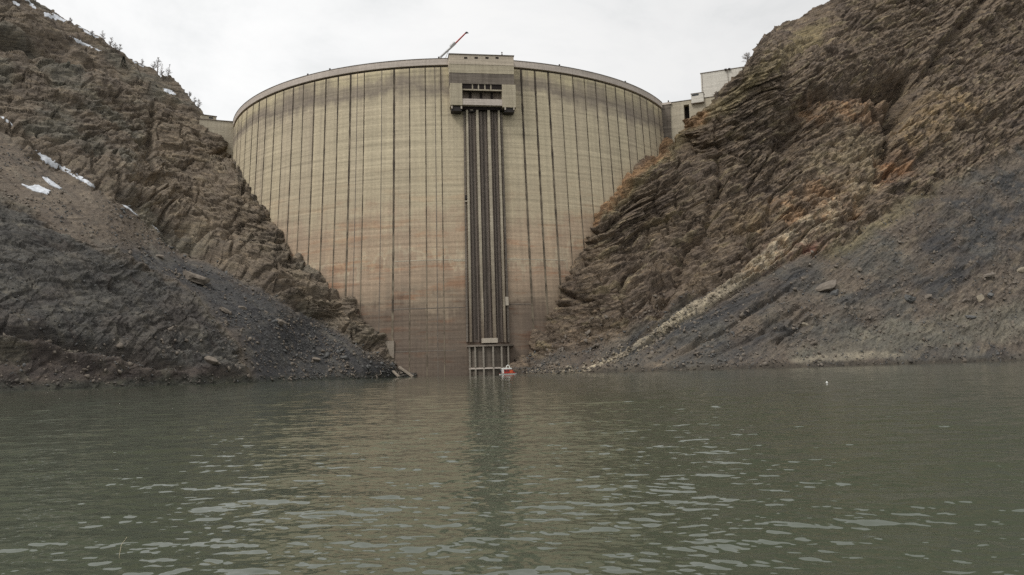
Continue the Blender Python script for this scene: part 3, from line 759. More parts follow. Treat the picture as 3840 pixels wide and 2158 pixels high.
def style_l(X, px, py):
    w1 = fbm(X / 20 + 5, 4); w2 = fbm(X / 20 + 60, 4); w3 = fbm(X / 6 + 31, 4)
    wx, wy = px + 45 * w1 + 15 * w3, py + 45 * w2
    crag, led, mid = craggy(X, eL, nL, tL, .55)
    scree = soft_poly(wx, wy, P_SCL, 20)
    low = soft_poly(wx, wy, [(-900, 560), (0, 760), (200, 870), (420, 975), (640, 1075), (850, 1260), (930, 1440), (900, 1520), (-900, 1520)], 25)
    down = unit((.78, -.36, -.50)); side = unit(np.cross(down, (0, 0, 1.))); dn = np.cross(down, side)
    sc1 = fbm(np.stack([X @ down / 40, X @ side / 8, X @ dn / 8], -1), 4) * 1.3
    sc2 = fbm(X / 2.0, 3, .6) * .45 + ridged(X / 5, 2) * .25
    ds = fbm(X / 48, 3) * 2.5 + sc1 + sc2
    dl = fbm(X / 40, 3) * 3.5 + ridged(np.stack([X @ down / 34, X @ side / 8, X @ dn / 8], -1) + 4, 4, .6) * 1.3 + led * .4 + ridged(np.stack([X @ down / 14, X @ side / 1.8, X @ dn / 1.8], -1) + 14, 3, .6) * .6 + sc2
    d = crag * (1 - scree)
    d = d * (1 - low * .75) + low * (1 - scree) * dl + scree * ds
    d += crease(px + 12 * w1, py + 12 * w2, G_LINE, 16, -3.5)
    d += crease(wx, wy, [(300, 620), (600, 760), (850, 940), (1000, 1050)], 40, 4.0)
    d += crease(px + 14 * w1, py + 14 * w2, [(575, 390), (570, 470), (555, 570), (565, 650)], 11, -4.5)
    d += crease(wx, wy, [(490, 705), (540, 690), (590, 705)], 20, -6)
    d += crease(wx, wy, [(0, 150), (120, 160), (240, 190)], 26, -7) + crease(wx, wy, [(0, 105), (140, 110), (270, 150)], 24, 4.5)
    d += crease(wx, wy, [(130, 210), (190, 300), (290, 300), (340, 240)], 24, -4) + crease(wx, wy, [(330, 560), (360, 590)], 24, -5)
    d += crease(wx, wy, [(230, 90), (400, 250), (560, 330), (640, 390), (760, 520)], 14, -3) + crease(wx, wy, [(260, 60), (420, 210), (600, 340), (720, 430)], 18, 3)
    # low cliff by the water
    d += crease(wx, wy, [(-100, 1255), (120, 1262), (300, 1285), (520, 1345), (700, 1400)], 22, -5.5) + crease(wx, wy, [(-100, 1325), (200, 1330), (420, 1385)], 24, 4.0)
    d += crease(wx, wy, [(500, 1400), (760, 1405), (900, 1395)], 24, 3.5) + crease(wx, wy, [(640, 1285), (820, 1350), (900, 1400)], 12, -2.5) + crease(wx, wy, [(420, 1090), (560, 1190), (720, 1290)], 12, -2)
    d *= sstep(0, 14, np.maximum(X[:, 2], 0)) * .7 + .3
    b = np.clip(.5 + .9 * fbm(X / 8 + 3, 4), 0, 1); b2 = np.clip(.5 + 1.1 * fbm(X / 26 + 23, 3), 0, 1)
    c = np.array([.142, .118, .096])[None] * np.ones((len(X), 1))
    c = mixc(c, b * .5, (.172, .146, .115)); c = mixc(c, sstep(.5, .85, b2) * .65, (.132, .13, .11))
    but = soft_poly(wx, wy, [(560, 430), (760, 480), (860, 580), (980, 780), (1130, 1000), (1320, 1160), (1450, 1330), (1300, 1230), (900, 1010), (600, 830), (480, 700)], 40)
    c = mixc(c, but * .7, (.185, .152, .118))
    vein = sstep(.25, .5, pn(np.stack([X @ eL / 12, X @ nL / 1.6, X @ tL / 12], -1))) * .4
    c = mixc(c, vein, (.215, .185, .14))
    c = mixc(c, soft_poly(wx, wy, [(150, 230), (260, 210), (340, 250), (300, 310), (210, 310)], 18) * .5, (.11, .115, .10))
    cs = np.array([.140, .117, .096])[None] * np.ones((len(X), 1))
    cs = mixc(cs, sstep(.4, .8, b) * .4, (.18, .154, .126))
    g = soft_poly(wx, wy, [(300, 930), (560, 930), (760, 990), (980, 1085), (1230, 1215), (1420, 1340), (1560, 1430), (960, 1480), (900, 1250), (620, 1060)], 45)
    cs = mixc(cs, g * .95, (.060, .061, .064)); cs = mixc(cs, g * sstep(.6, .9, b) * .4, (.11, .102, .088))
    c = c * (1 - scree[:, None]) + cs * scree[:, None]
    cl = mixc(np.array([.078, .076, .073])[None] * np.ones((len(X), 1)), b * .6, (.112, .107, .097)); cl = mixc(cl, sstep(.5, .8, b2) * .6, (.082, .072, .066))
    c = c * (1 - (low * (1 - scree))[:, None]) + cl * (low * (1 - scree))[:, None]
    stk = fbm(np.stack([X @ down / 34, X @ side / 3, X @ dn / 3], -1) + 21, 4)
    lw = low + scree
    c = mixc(c, lw * sstep(.12, .45, stk) * .5, (.135, .126, .108)); c = mixc(c, lw * sstep(.15, .45, -stk) * .6, (.058, .05, .046))
    dark = soft_poly(wx, wy, [(-900, 1230), (0, 1258), (280, 1268), (520, 1345), (760, 1385), (950, 1425), (950, 1500), (-900, 1540)], 20)
    c = mixc(c, dark * .85, (.070, .058, .052))
    c = mixc(c, dark * sstep(.55, .8, b) * .5, (.10, .095, .075))
    wet = sstep(3.0, .4, X[:, 2] + 1.2 * w3); c = mixc(c, wet * .8, (.045, .048, .040))
    return d, c, 1 - scree
xl = np.r_[np.arange(-800, -20, 9.0), np.arange(-20, 1560, 2.5)]
Tl = [(x + 22 if i > 1 else x, y - 24 if i > 1 else y - 4) for i, (x, y) in enumerate(L_CON)] + L_RID
shL = [(-800, 1530), (0, 1481), (500, 1462), (955, 1444), (1240, 1433), (1480, 1425), (1560, 1424)]
left, LP, LN, LPX, LPY = bank('hillside', xl, 560, Tl, shL, ctrl, style_l, mat_rock(eL, nL, tL, .7))

def on_bank(side, px, py):
    P, Nn, A, B = (LP, LN, LPX, LPY) if side == 'L' else (RP, RN, RPX, RPY)
    # displaced vertex whose bearing is closest
    Q = P[:-14].reshape(-1, 3) - EYE; w = Q @ _fw
    sx = CX + F * (Q @ RV) / w; sy = CY - F * (Q @ UV) / w
    k = int(np.argmin((sx - px) ** 2 + (sy - py) ** 2))
    return P[:-14].reshape(-1, 3)[k], Nn[:-14].reshape(-1, 3)[k]

# ---- dry valley ground beyond and lake bed, one sheet
g = 3000.0
link('ground', [(-g, -g, -14), (g, -g, -14), (g, g, -14), (-g, g, -14)], [(0, 1, 2, 3)], simple('lake_bed_silt', (.09, .085, .07), .95))['kind'] = 'structure'

# ================================================================== WATER
def water():
    rr = np.r_[np.linspace(.6, 4.5, 14), np.exp(np.linspace(math.log(5), math.log(480), 1350)), 520, 600]
    fa = np.linspace(-.70, .70, 760); ca = np.linspace(.70, 2 * math.pi - .70, 60)[1:-1]
    an = np.r_[fa, ca]; nc = len(an); nr = len(rr)
    Rg, Ag = np.meshgrid(rr, an, indexing='ij')
    x = Rg * np.sin(Ag); y = Rg * np.cos(Ag)
    h = np.zeros_like(x)
    cell = Rg * .0034
    r2 = np.random.default_rng(3)
    for k in range(110):
        L = math.exp(r2.uniform(math.log(.10), math.log(.95)))
        th = math.radians(100 + r2.normal(0, 34)) if k % 3 else math.radians(58 + r2.normal(0, 18))
        kk = 2 * math.pi / L; slope = .0104 * (1.3 if .12 < L < .5 else .8)
        a = slope / kk
        ph = (x * math.cos(th) + y * math.sin(th)) * kk + r2.uniform(0, 6.28)
        fade = np.clip((L / cell - 2.4) / 2.5, 0, 1)
        h += a * fade * (np.sin(ph) - .3 * np.cos(2 * ph))
    for k in range(60):
        L = math.exp(r2.uniform(math.log(.7), math.log(5.0))); th = math.radians(96 + r2.normal(0, 26)); kk = 2 * math.pi / L
        h += .0075 / kk * np.clip((L / cell - 2.4) / 2.5, 0, 1) * np.sin((x * math.cos(th) + y * math.sin(th)) * kk + r2.uniform(0, 6.28))
    # gusts: calmer and rougher patches
    g1 = np.stack([x.ravel() / 26, y.ravel() / 40, 0 * x.ravel()], -1)
    h *= (1 + .55 * fbm(g1, 3)).reshape(x.shape)
    V = np.stack([x, y, h], -1).reshape(-1, 3)
    i = np.arange(nr * nc).reshape(nr, nc); j = np.roll(i, -1, 1)
    Q = np.stack([i[:-1], i[1:], j[1:], j[:-1]], -1).reshape(-1, 4)
    o = big_mesh('water', V, Q, M['water'], smooth=True)
    tag(o, kind='structure')
water()

# ================================================================== ABUTMENTS AND BUILDINGS
def wall_between(mb, A, B, z0, z1, th):
    A = np.array([A[0], A[1], 0]); B = np.array([B[0], B[1], 0]); d = unit(B - A); n = np.array([-d[1], d[0], 0])
    if n[1] < 0: n = -n
    mb.fbox(A, d, n, GZ, 0, np.linalg.norm(B - A), 0, th, z0, z1); return mb
PL0 = dam_pt(np.array(TH0), np.array(ZC), .1); PL1 = at_z(np.array(812.), np.array(455.), ZC); PL2 = at_z(np.array(748.), np.array(446.5), ZC)
lw = thing('abutment_wall', 'short concrete abutment wall joining the left end of the dam to the rock', 'wall', (PL1[0], PL1[1], 110))
wall_between(MB(), PL2, PL0 + unit(PL0 - PL2) * .3, 96, ZC - .2, 9).build('wall', M['wing'], lw)
wall_between(MB(), PL2 + np.array([0, -.3, 0]), PL0 + np.array([0, -.3, 0]), ZC - .2, ZC + .2, 9.5).build('coping', M['stain'], lw)
# little valve house on the left abutment
dL = unit(np.array([PL1[0] - PL2[0], PL1[1] - PL2[1], 0])); nLw = np.array([-dL[1], dL[0], 0]); nLw = nLw if nLw[1] > 0 else -nLw
O = np.array([PL1[0], PL1[1], ZC + .2]) + nLw * .6
lh = thing('small_building', 'small flat roofed concrete hut with one window at the left end of the dam', 'building', O)
_zt = 0
r_ = rays(814.6, 439.0); zt = HCAM + r_[2] * (O[1] / r_[1]) - O[2]
MB().fbox(O, dL, nLw, GZ, -8, 0, 0, 6, 0, zt).build('wall', M['wing'], lh)
MB().fbox(O, dL, nLw, GZ, -8.2, .3, -.4, 6.3, zt, zt + .35).build('roof', M['stain'], lh)
win = MB().fbox(O, dL, nLw, GZ, -3.9, -1.7, -.05, .1, zt - 1.5, zt - .55).build('window', M['glass'], lh)
MB().fbox(O, dL, nLw, GZ, -4.0, -1.6, -.12, 0, zt - 1.7, zt - 1.5).build('sill', M['pale'], win)
# right side: stained pier, thrust wall, hut, tall white building, lamp
PR0 = at_z(np.array(2480.), np.array(391.), ZC); PR1 = at_z(np.array(2593.), np.array(375.5), ZC); PR2 = at_z(np.array(2690.), np.array(361.5), ZC)
rw = thing('abutment_wall', 'beige concrete thrust wall with a black slot at the right end of the dam', 'wall', (PR1[0], PR1[1], 115))
dR = unit(np.array([PR2[0] - PR0[0], PR2[1] - PR0[1], 0])); nRw = np.array([-dR[1], dR[0], 0]); nRw = nRw if nRw[1] > 0 else -nRw
LR = np.linalg.norm((PR2 - PR0)[:2])
OR = np.array([PR0[0], PR0[1], 0])
def u_on(px):   # distance along the wall at a bearing
    r = rays(px, 380.); A = np.array([[dR[0], -r[0]], [dR[1], -r[1]]]); s = np.linalg.solve(A, -OR[:2]); return float(s[0])
def z_on(px, py, back=0.0):
    r = rays(px, py); A = np.array([[dR[0], -r[0]], [dR[1], -r[1]]]); s = np.linalg.solve(A, -(OR + nRw * back)[:2]); return float(HCAM + r[2] * s[1])
us0, us1 = u_on(2563.), u_on(2583.)
zs0, zs1 = z_on(2573., 447.), z_on(2573., 393.)
up = u_on(2512.)
MB().fbox(OR, dR, nRw, GZ, up, us0, 0, 10, 90, ZC).fbox(OR, dR, nRw, GZ, us0, us1, 0, 10, zs1, ZC).fbox(OR, dR, nRw, GZ, us0, us1, 0, 10, 90, zs0 - 6).fbox(OR, dR, nRw, GZ, us1, LR + 3, 0, 10, 90, ZC).build('wall', M['wing'], rw)
MB().fbox(OR, dR, nRw, GZ, us0 - .01, us1 + .01, 4, 4.5, zs0 - 6, zs1).build('slot_back', M['void'], rw)
MB().fbox(OR, dR, nRw, GZ, -1.0, up, -.9, 10.2, 90, ZC - 1.0).build('stained_pier', M['stain'], rw)
MB().fbox(OR, dR, nRw, GZ, -1.2, up + .8, -1.1, 10.4, ZC - 1.0, ZC + .15).build('pier_cap', M['parapet'], rw)
MB().fbox(OR, dR, nRw, GZ, up + .81, LR + 3, -.25, 10.3, ZC, ZC + .25).build('coping', M['stain'], rw)
u = u_on(2506.); MB().fbox(OR, dR, nRw, GZ, u - .3, u + .3, 0, .6, ZC + .15, ZC + 1.5).build('bollard', M['dark'], rw)
ub0, ub1 = u_on(2594.), u_on(2640.)
zb0 = z_on(2617., 388.); zb1 = z_on(2617., 354.)
hut = thing('hut', 'small pale box shaped hut beside the tall white building', 'hut', OR + dR * ub0 + GZ * zb0)
MB().fbox(OR, dR, nRw, GZ, ub0, ub1, -1.6, -.26, zb0, zb1).fbox(OR, dR, nRw, GZ, ub0, ub1, -.25, 3, ZC + .26, zb1).build('wall', M['white'], hut)
MB().fbox(OR, dR, nRw, GZ, ub0 - .2, ub1 + .2, -1.8, 3.2, zb1, zb1 + .25).build('roof', M['stain'], hut)
MB().fbox(OR, dR, nRw, GZ, ub0 - .2, ub1 + .2, -1.8, -.26, zb0 - .3, zb0).build('floor_slab', M['stain'], hut)
MB().fbox(OR, dR, nRw, GZ, ub0 + .4, ub1 - 2.4, -1.66, -1.6, zb1 - 1.2, zb1 - .3).build('window', M['glass'], hut)
BK = 8.0
um = u_on(2628.); zt2 = z_on(2716., 264., BK)
rr_ = rays(2628., 300.); A_ = np.array([[dR[0], -rr_[0]], [dR[1], -rr_[1]]]); um = float(np.linalg.solve(A_, -(OR + nRw * BK)[:2])[0])
bl = thing('tall_building', 'tall blank white concrete building rising above the right end of the dam', 'building', OR + dR * um + nRw * BK + GZ * ZC)
MB().fbox(OR, dR, nRw, GZ, um, um + 24.5, BK, BK + 14, ZC - 14, zt2).build('wall', M['white'], bl)
MB().fbox(OR, dR, nRw, GZ, um - .2, um + 24.7, BK - .25, BK + 14.2, zt2, zt2 + .35).build('roof', M['stain'], bl)
MB().fbox(OR, dR, nRw, GZ, um + .6, um + .85, BK - .12, BK, ZC - 3, zt2).build('downpipe', M['steel'], bl)
uo = float(np.linalg.solve(np.array([[dR[0], -rays(2729., 280.)[0]], [dR[1], -rays(2729., 280.)[1]]]), -(OR + nRw * (BK - .7))[:2])[0])
lpz = z_on(2729., 306., BK - .7) - 4; lpt = z_on(2729., 260., BK - .7)
Olp = OR + dR * uo + nRw * (BK - .7)
lp = thing('floodlight_post', 'thin post with twin dark floodlights against the tall white building', 'lamp', Olp + GZ * lpz)
MB().tube(Olp + GZ * lpz, Olp + GZ * lpt, .12, .1, 8).build('post', M['steel'], lp)
for s in (-1, 1):
    MB().fbox(Olp + GZ * (lpt - .5), dR, nRw, GZ, s * .95 - .6, s * .95 + .6, -.5, .2, 0, .8).build('floodlight', M['dark'], lp)
MB().fbox(Olp + GZ * (lpt - .75), dR, nRw, GZ, -1.4, 1.4, -.1, .1, 0, .2).build('crossarm', M['steel'], lp)

# ================================================================== CRANE, MAST
def crest(px, inset):
    P = at_z(np.array(float(px)), np.array(222.), ZC); th = float(dam_theta(P)); r = R0 - inset
    return np.array([AX + r * math.sin(th), AY - r * math.cos(th), 139.6]), th
Cb, thc = crest(1648, 5.0)
t0 = np.array([math.cos(thc), math.sin(thc), 0]); n0_ = np.array([-math.sin(thc), math.cos(thc), 0])
cr = thing('mobile_crane', 'mobile crane on the crest raising a grey and red telescopic boom', 'crane', Cb)
MB().fbox(Cb, t0, n0_, GZ, -5, 4, -1.2, 1.2, .7, 1.5).build('chassis', M['yellow'], cr, bevel=.08)
MB().fbox(Cb, t0, n0_, GZ, -4.9, -3.1, -1.2, 1.2, 1.5, 2.6).build('cab', M['yellow'], cr, bevel=.15)
for wx_ in (-4, -2.2, 1.5, 3.2):
    for s in (-1, 1):
        p = Cb + t0 * wx_ + GZ * .55 + n0_ * (s * 1.05); MB().tube(p, p + n0_ * (.3 * s), .55, .55, 14).build('wheel', M['rubber'], cr)
MB().fbox(Cb, t0, n0_, GZ, -1.3, 1.3, -1, 1, 1.5, 2.7).build('turret', M['dark'], cr, bevel=.08)
def on_crane(px, py):
    r = rays(px, py); t = ((Cb - EYE) @ n0_) / (r @ n0_); return EYE + r * t
b0 = Cb + GZ * 2.4 + t0 * -.6; bA = on_crane(1653, 213); b1 = on_crane(1708, 163); b2 = on_crane(1746, 125); b3 = on_crane(1752, 122); b4 = on_crane(1756, 126)
MB().tube(b0, bA, .62, .6, 4).tube(bA, b1, .6, .55, 4).build('lower_boom', M['grey'], cr)
MB().tube(on_crane(1690, 176), on_crane(1706, 160), .85, .8, 4).build('boom_collar', M['grey'], cr)
MB().tube(b1, b2, .38, .32, 4).build('upper_boom', M['red'], cr)
MB().tube(b2, b3, .5, .45, 4).tube(b3, b4, .3, .22, 4).build('boom_head', M['dark'], cr)
MB().tube(Cb + t0 * 1.0 + GZ * 2.0, on_crane(1686, 183), .14, .12, 6).build('ram', M['grey'], cr)
um_, _ = gpl(1886, 208)
mz = zT + .3
mb_ = AXIS + GX * um_ + GN * (RG - 3) + GZ * mz
ms = thing('mast', 'small tripod mast on the gatehouse roof', 'mast', mb_)
top_ = mb_ + GZ * 1.9
for k in range(3):
    a = 2.1 * k + .5; MB().tube(mb_ + np.array([1.1 * math.cos(a), 1.1 * math.sin(a), 0]), top_ + np.array([.12 * math.cos(a), .12 * math.sin(a), 0]), .11, .09, 5).build('leg', M['dark'], ms)
MB().tube(top_ - GZ * .2, top_ + GZ * .9, .12, .08, 6).build('pole', M['dark'], ms)
MB().fbox(top_, GX, GN, GZ, -.3, .3, -.2, .2, .3, .7).build('instrument', M['steel'], ms)

# ================================================================== BOAT
Pb = at_depth(np.array(1907.), np.array(1407.), 322.0); Pb[2] = 0
xb = unit(np.array([1, .25, 0])); yb = np.array([-xb[1], xb[0], 0])
bt = thing('work_boat', 'small red and white work boat moored at the foot of the intake cage', 'boat', Pb)
def hull(mb, L0, L1, W, z0, z1, bow=.75, n=14):
    V = []
    for z, k in ((z0, .72), (z1, 1.0)):
        for s in (1, -1):
            for i in range(n):
                t = i / (n - 1); x = L0 + (L1 - L0) * t * (1 if z == z1 else .97); w = W * k * (1 - max(0, (t - .45) / .55) ** 2.2) * .5
                V.append(Pb + xb * x + yb * (s * w) + GZ * (z + (max(0, t - .5) ** 2) * bow * (1 if z == z1 else .4)))
    n2 = 2 * n; Fc = []
    for i in range(n - 1):
        Fc += [(i, i + 1, n2 + i + 1, n2 + i), (n + i + 1, n + i, n2 + n + i, n2 + n + i + 1), (n2 + i, n2 + i + 1, n2 + n + i + 1, n2 + n + i), (i + 1, i, n + i, n + i + 1)]
    Fc.append((0, n2, n2 + n, n))
    return mb.raw(V, Fc)
hull(MB(), -3.6, 3.9, 2.3, -.25, .5).build('hull', M['boatwhite'], bt)
hull(MB(), -3.65, 3.95, 2.36, .42, .6).build('rubbing_strake', M['red'], bt)
cabn = MB().fbox(Pb, xb, yb, GZ, -2.1, .3, -.95, .95, .6, 2.15).build('cabin', M['red'], bt, bevel=.06)
MB().fbox(Pb, xb, yb, GZ, .3, 1.6, -.9, .9, .6, 1.9).build('front_cabin', M['orange'], bt, bevel=.06)
V = [Pb + xb * x + yb * y + GZ * z for x, y, z in ((1.6, -.9, .6), (2.9, -.6, .6), (2.9, .6, .6), (1.6, .9, .6), (1.6, -.9, 1.75), (2.3, -.6, 1.0), (2.3, .6, 1.0), (1.6, .9, 1.75))]
MB().quadbox(V).build('foredeck', M['red'], bt)
MB().fbox(Pb, xb, yb, GZ, -2.6, 1.2, -1.05, 1.05, 2.15, 2.75).build('roof', M['boatwhite'], bt, bevel=.1)
MB().fbox(Pb, xb, yb, GZ, -2.6, -2.12, -1.0, 1.0, .6, 2.15).build('wheelhouse_door', M['boatwhite'], bt)
for a, b in ((-1.8, -1.1), (-.7, 0)):
    MB().fbox(Pb, xb, yb, GZ, a, b, -1.0, -.955, 1.35, 1.9).build('window', M['glass'], cabn)
pts = [(-.9, 2.75), (-.75, 3.5), (-.2, 3.9), (.4, 3.5), (.55, 2.75)]
ar = MB()
for (x0, z0), (x1, z1) in zip(pts, pts[1:]): ar.tube(Pb + xb * x0 + GZ * z0, Pb + xb * x1 + GZ * z1, .16, .16, 6)
ar.build('radar_arch', M['boatwhite'], bt)
# a person in dark clothes at the stern
def person(base, facing):
    mb = bpy.data.meshes.new('person'); zb = base
    J = [(0, 0, .92), (.10, 0, .90), (.11, .02, .48), (.11, 0, .04), (.12, .14, .03), (-.10, 0, .90), (-.11, .02, .48), (-.11, 0, .04), (-.12, .14, .03), (0, 0, 1.2), (0, .01, 1.43), (.19, 0, 1.40), (.24, .03, 1.12), (.22, .16, .92),
         (-.19, 0, 1.40), (-.24, .03, 1.12), (-.22, .16, .92), (0, .02, 1.55), (0, .03, 1.70)]
    E_ = [(0, 1), (1, 2), (2, 3), (3, 4), (0, 5), (5, 6), (6, 7), (7, 8), (0, 9), (9, 10), (10, 11), (11, 12), (12, 13), (10, 14), (14, 15), (15, 16), (10, 17), (17, 18)]
    Rr = [.15, .11, .08, .055, .045, .11, .08, .055, .045, .16, .15, .07, .055, .04, .07, .055, .04, .06, .11]
    side = np.array([facing[1], -facing[0], 0])
    mb.from_pydata([tuple(side * x + facing * y + GZ * z) for x, y, z in J], E_, [])
    o = bpy.data.objects.new('person', mb); COL.objects.link(o); o.location = tuple(base); o['_w'] = [float(t) for t in base]
    m = o.modifiers.new('skin', 'SKIN'); s = o.modifiers.new('sub', 'SUBSURF'); s.levels = s.render_levels = 1
    for sv, r in zip(mb.skin_vertices[0].data, Rr): sv.radius = (r, r)
    mb.skin_vertices[0].data[0].use_root = True
    mb.materials.append(M['jacket']); return o
pr = person(Pb + xb * -3.05 + GZ * .6, yb * -1.0)
tag(pr, 'person in dark clothes standing at the stern of the red and white boat', 'person')

# ================================================================== buoy and reed on the lake
Bp = at_z(np.array(3101.), np.array(1438.), 0.0)
def blob(name, c, r, mat, label, cat, group=None, sq=(1, 1, 1), seed=0, rough=.0, sub=2, loc=None, axes=None):
    import bmesh
    bm = bmesh.new(); bmesh.ops.create_icosphere(bm, subdivisions=sub, radius=1.0)
    V = np.array([v.co[:] for v in bm.verts]); Fc = [[v.index for v in f.verts] for f in bm.faces]; bm.free()
    if rough:
        V = V * (1 + rough * fbm(V * 1.3 + seed * 7.7, 3)[:, None] * 2)
        # chop a few planes to get broken faces
        r3 = np.random.default_rng(seed)
        for _ in range(9):
            n = unit(r3.normal(size=3)); lim = r3.uniform(.5, .8); s = V @ n; V = V - np.maximum(s - lim, 0)[:, None] * n
    V = V * np.array(sq) * r
    if axes is not None: V = V @ np.array(axes)
    o = link(name, V + c, Fc, mat, None, c); return tag(o, label, cat, group)
by = thing('buoy', 'small white buoy floating alone on the right part of the lake', 'buoy', Bp)
mbb = MB()
for k in range(6):
    a0, a1 = k / 6 * math.pi - math.pi / 2, (k + 1) / 6 * math.pi - math.pi / 2
    mbb.tube(Bp + GZ * (.06 + .1 * math.sin(a0)), Bp + GZ * (.06 + .1 * math.sin(a1)), .1 * max(math.cos(a0), .02), .1 * max(math.cos(a1), .02), 14, False)
mbb.build('float', M['boatwhite'], by, smooth=True); MB().tube(Bp + GZ * .14, Bp + GZ * .2, .02, .02, 8).build('lifting_eye', M['boatwhite'], by)
Rp = at_z(np.array(446.), np.array(2078.), 0.0)
q0, q1, q2 = Rp + np.array([0, 0, -.05]), Rp + np.array([.025, 0, .10]), Rp + np.array([.085, .01, .185])
tag(MB().tube(q0, q1, .0035, .003, 6).tube(q1, q2, .003, .002, 6).build('reed', M['straw'], None, Rp), 'pale bent reed sticking up out of the near water', 'reed')

# ================================================================== SNOW (lies on the left flank)
snow = [
 ([(126, 564), (150, 572), (225, 615), (330, 680), (440, 756), (433, 759), (322, 690), (245, 648), (190, 628), (150, 602)], 'long white snow streak running down the scree gully'),
 ([(150, 663), (172, 666), (232, 709), (226, 711), (185, 692)], 'short snow streak below the upper end of the long streak'),
 ([(80, 692), (110, 700), (140, 695), (190, 718), (182, 732), (150, 724), (118, 714)], 'ragged snow patch lowest on the scree left of the gully'),
 ([(455, 766), (462, 764), (520, 806), (516, 812), (488, 794)], 'faint snow thread low in the scree gully below the long streak'),
 ([(548, 828), (556, 826), (604, 862), (598, 866)], 'lowest tiny snow thread in the scree gully'),
 ([(164, 48), (205, 55), (252, 78), (240, 84), (190, 72), (165, 60)], 'broad snow patch under the skyline of the left ridge'),
 ([(40, 0), (56, 6), (80, 22), (72, 26), (48, 12)], 'small snow patch near the top left corner of the ridge'),
 ([(92, 0), (104, 0), (142, 38), (132, 38)], 'narrow snow band dropping from the top of the ridge'),
 ([(258, 132), (285, 145), (350, 178), (390, 196), (385, 200), (320, 172), (290, 162)], 'thin snow ribbon across the upper left slope'),
 ([(610, 332), (630, 334), (660, 355), (650, 358), (620, 346)], 'little snow patch beside the ridge step near the bare trees'),
 ([(0, 430), (12, 436), (58, 478), (52, 478), (0, 440)], 'thin snow streak at the left edge of the slope'),
 ([(495, 225), (520, 238), (545, 246), (540, 252), (505, 240)], 'snow strip on the skyline between the conifer and the bare trees'),
 ([(290, 98), (330, 118), (372, 143), (368, 147), (322, 124)], 'fine snow line along the crest of the left ridge'),
]
Lq = LP[:-13]; Qd = Lq - EYE; wq = Qd @ _fw
SX = CX + F * (Qd @ RV) / wq; SY = CY - F * (Qd @ UV) / wq
SNx, SNy = pn(Lq.reshape(-1, 3) / 3.2).reshape(SX.shape), fbm(Lq.reshape(-1, 3) / 1.3, 2).reshape(SX.shape)
idx = np.arange(SX.size).reshape(SX.shape)
for poly, lab in snow:
    d, _ = seg_dist(SX, SY, poly, True); sd = np.where(in_poly(SX, SY, poly), d, -d) + 2.2 * SNx + 3.0 * SNy + 1.8
    sd = np.where(d < 40, sd, -9)
    m = sd > 0
    cellm = (m[:-1, :-1].astype(int) + m[1:, :-1] + m[:-1, 1:] + m[1:, 1:]) >= 2
    cr_ = np.argwhere(cellm)
    if len(cr_) == 0: continue
    left_ = set(map(tuple, cr_)); bestc = []
    while left_:
        st = [left_.pop()]; comp = []
        while st:
            a, b = st.pop(); comp.append((a, b))
            for q_ in ((a + 1, b), (a - 1, b), (a, b + 1), (a, b - 1)):
                if q_ in left_: left_.remove(q_); st.append(q_)
        if len(comp) > len(bestc): bestc = comp
    cr_ = bestc
    quads = np.array([(idx[a, b], idx[a, b + 1], idx[a + 1, b + 1], idx[a + 1, b]) for a, b in cr_])
    used, inv = np.unique(quads, return_inverse=True); quads = inv.reshape(quads.shape)
    base = Lq.reshape(-1, 3)[used]; nn = LN[:-13].reshape(-1, 3)[used]
    for _ in range(4):
        acc = np.zeros_like(base); cnt = np.zeros(len(base))
        for c0 in range(4):
            for c1 in range(4):
                np.add.at(acc, quads[:, c0], base[quads[:, c1]]); np.add.at(cnt, quads[:, c0], 1)
        base = acc / cnt[:, None]
    nn = nn + np.array([0, 0, .5]); nn /= np.linalg.norm(nn, axis=1)[:, None]
    lift = .25 + .10 * np.clip(sd.ravel()[used] / 6, 0, 1)
    V = np.r_[base + nn * lift[:, None], base - nn * .5]
    n_ = len(base)
    # rim edges
    from collections import Counter
    ec = Counter(); dire = {}
    for qd in quads:
        for a, b in zip(qd, np.roll(qd, -1)):
            ec[(min(a, b), max(a, b))] += 1; dire[(min(a, b), max(a, b))] = (a, b)
    Fc = [tuple(x) for x in quads]
    for e, k in ec.items():
        if k == 1: a, b = dire[e]; Fc.append((b, a, a + n_, b + n_))
    o = link('snow_patch', V, Fc, M['snow'], None, base.mean(0), True)
    tag(o, lab, 'snow patch', 'old snow patches on the left mountainside')

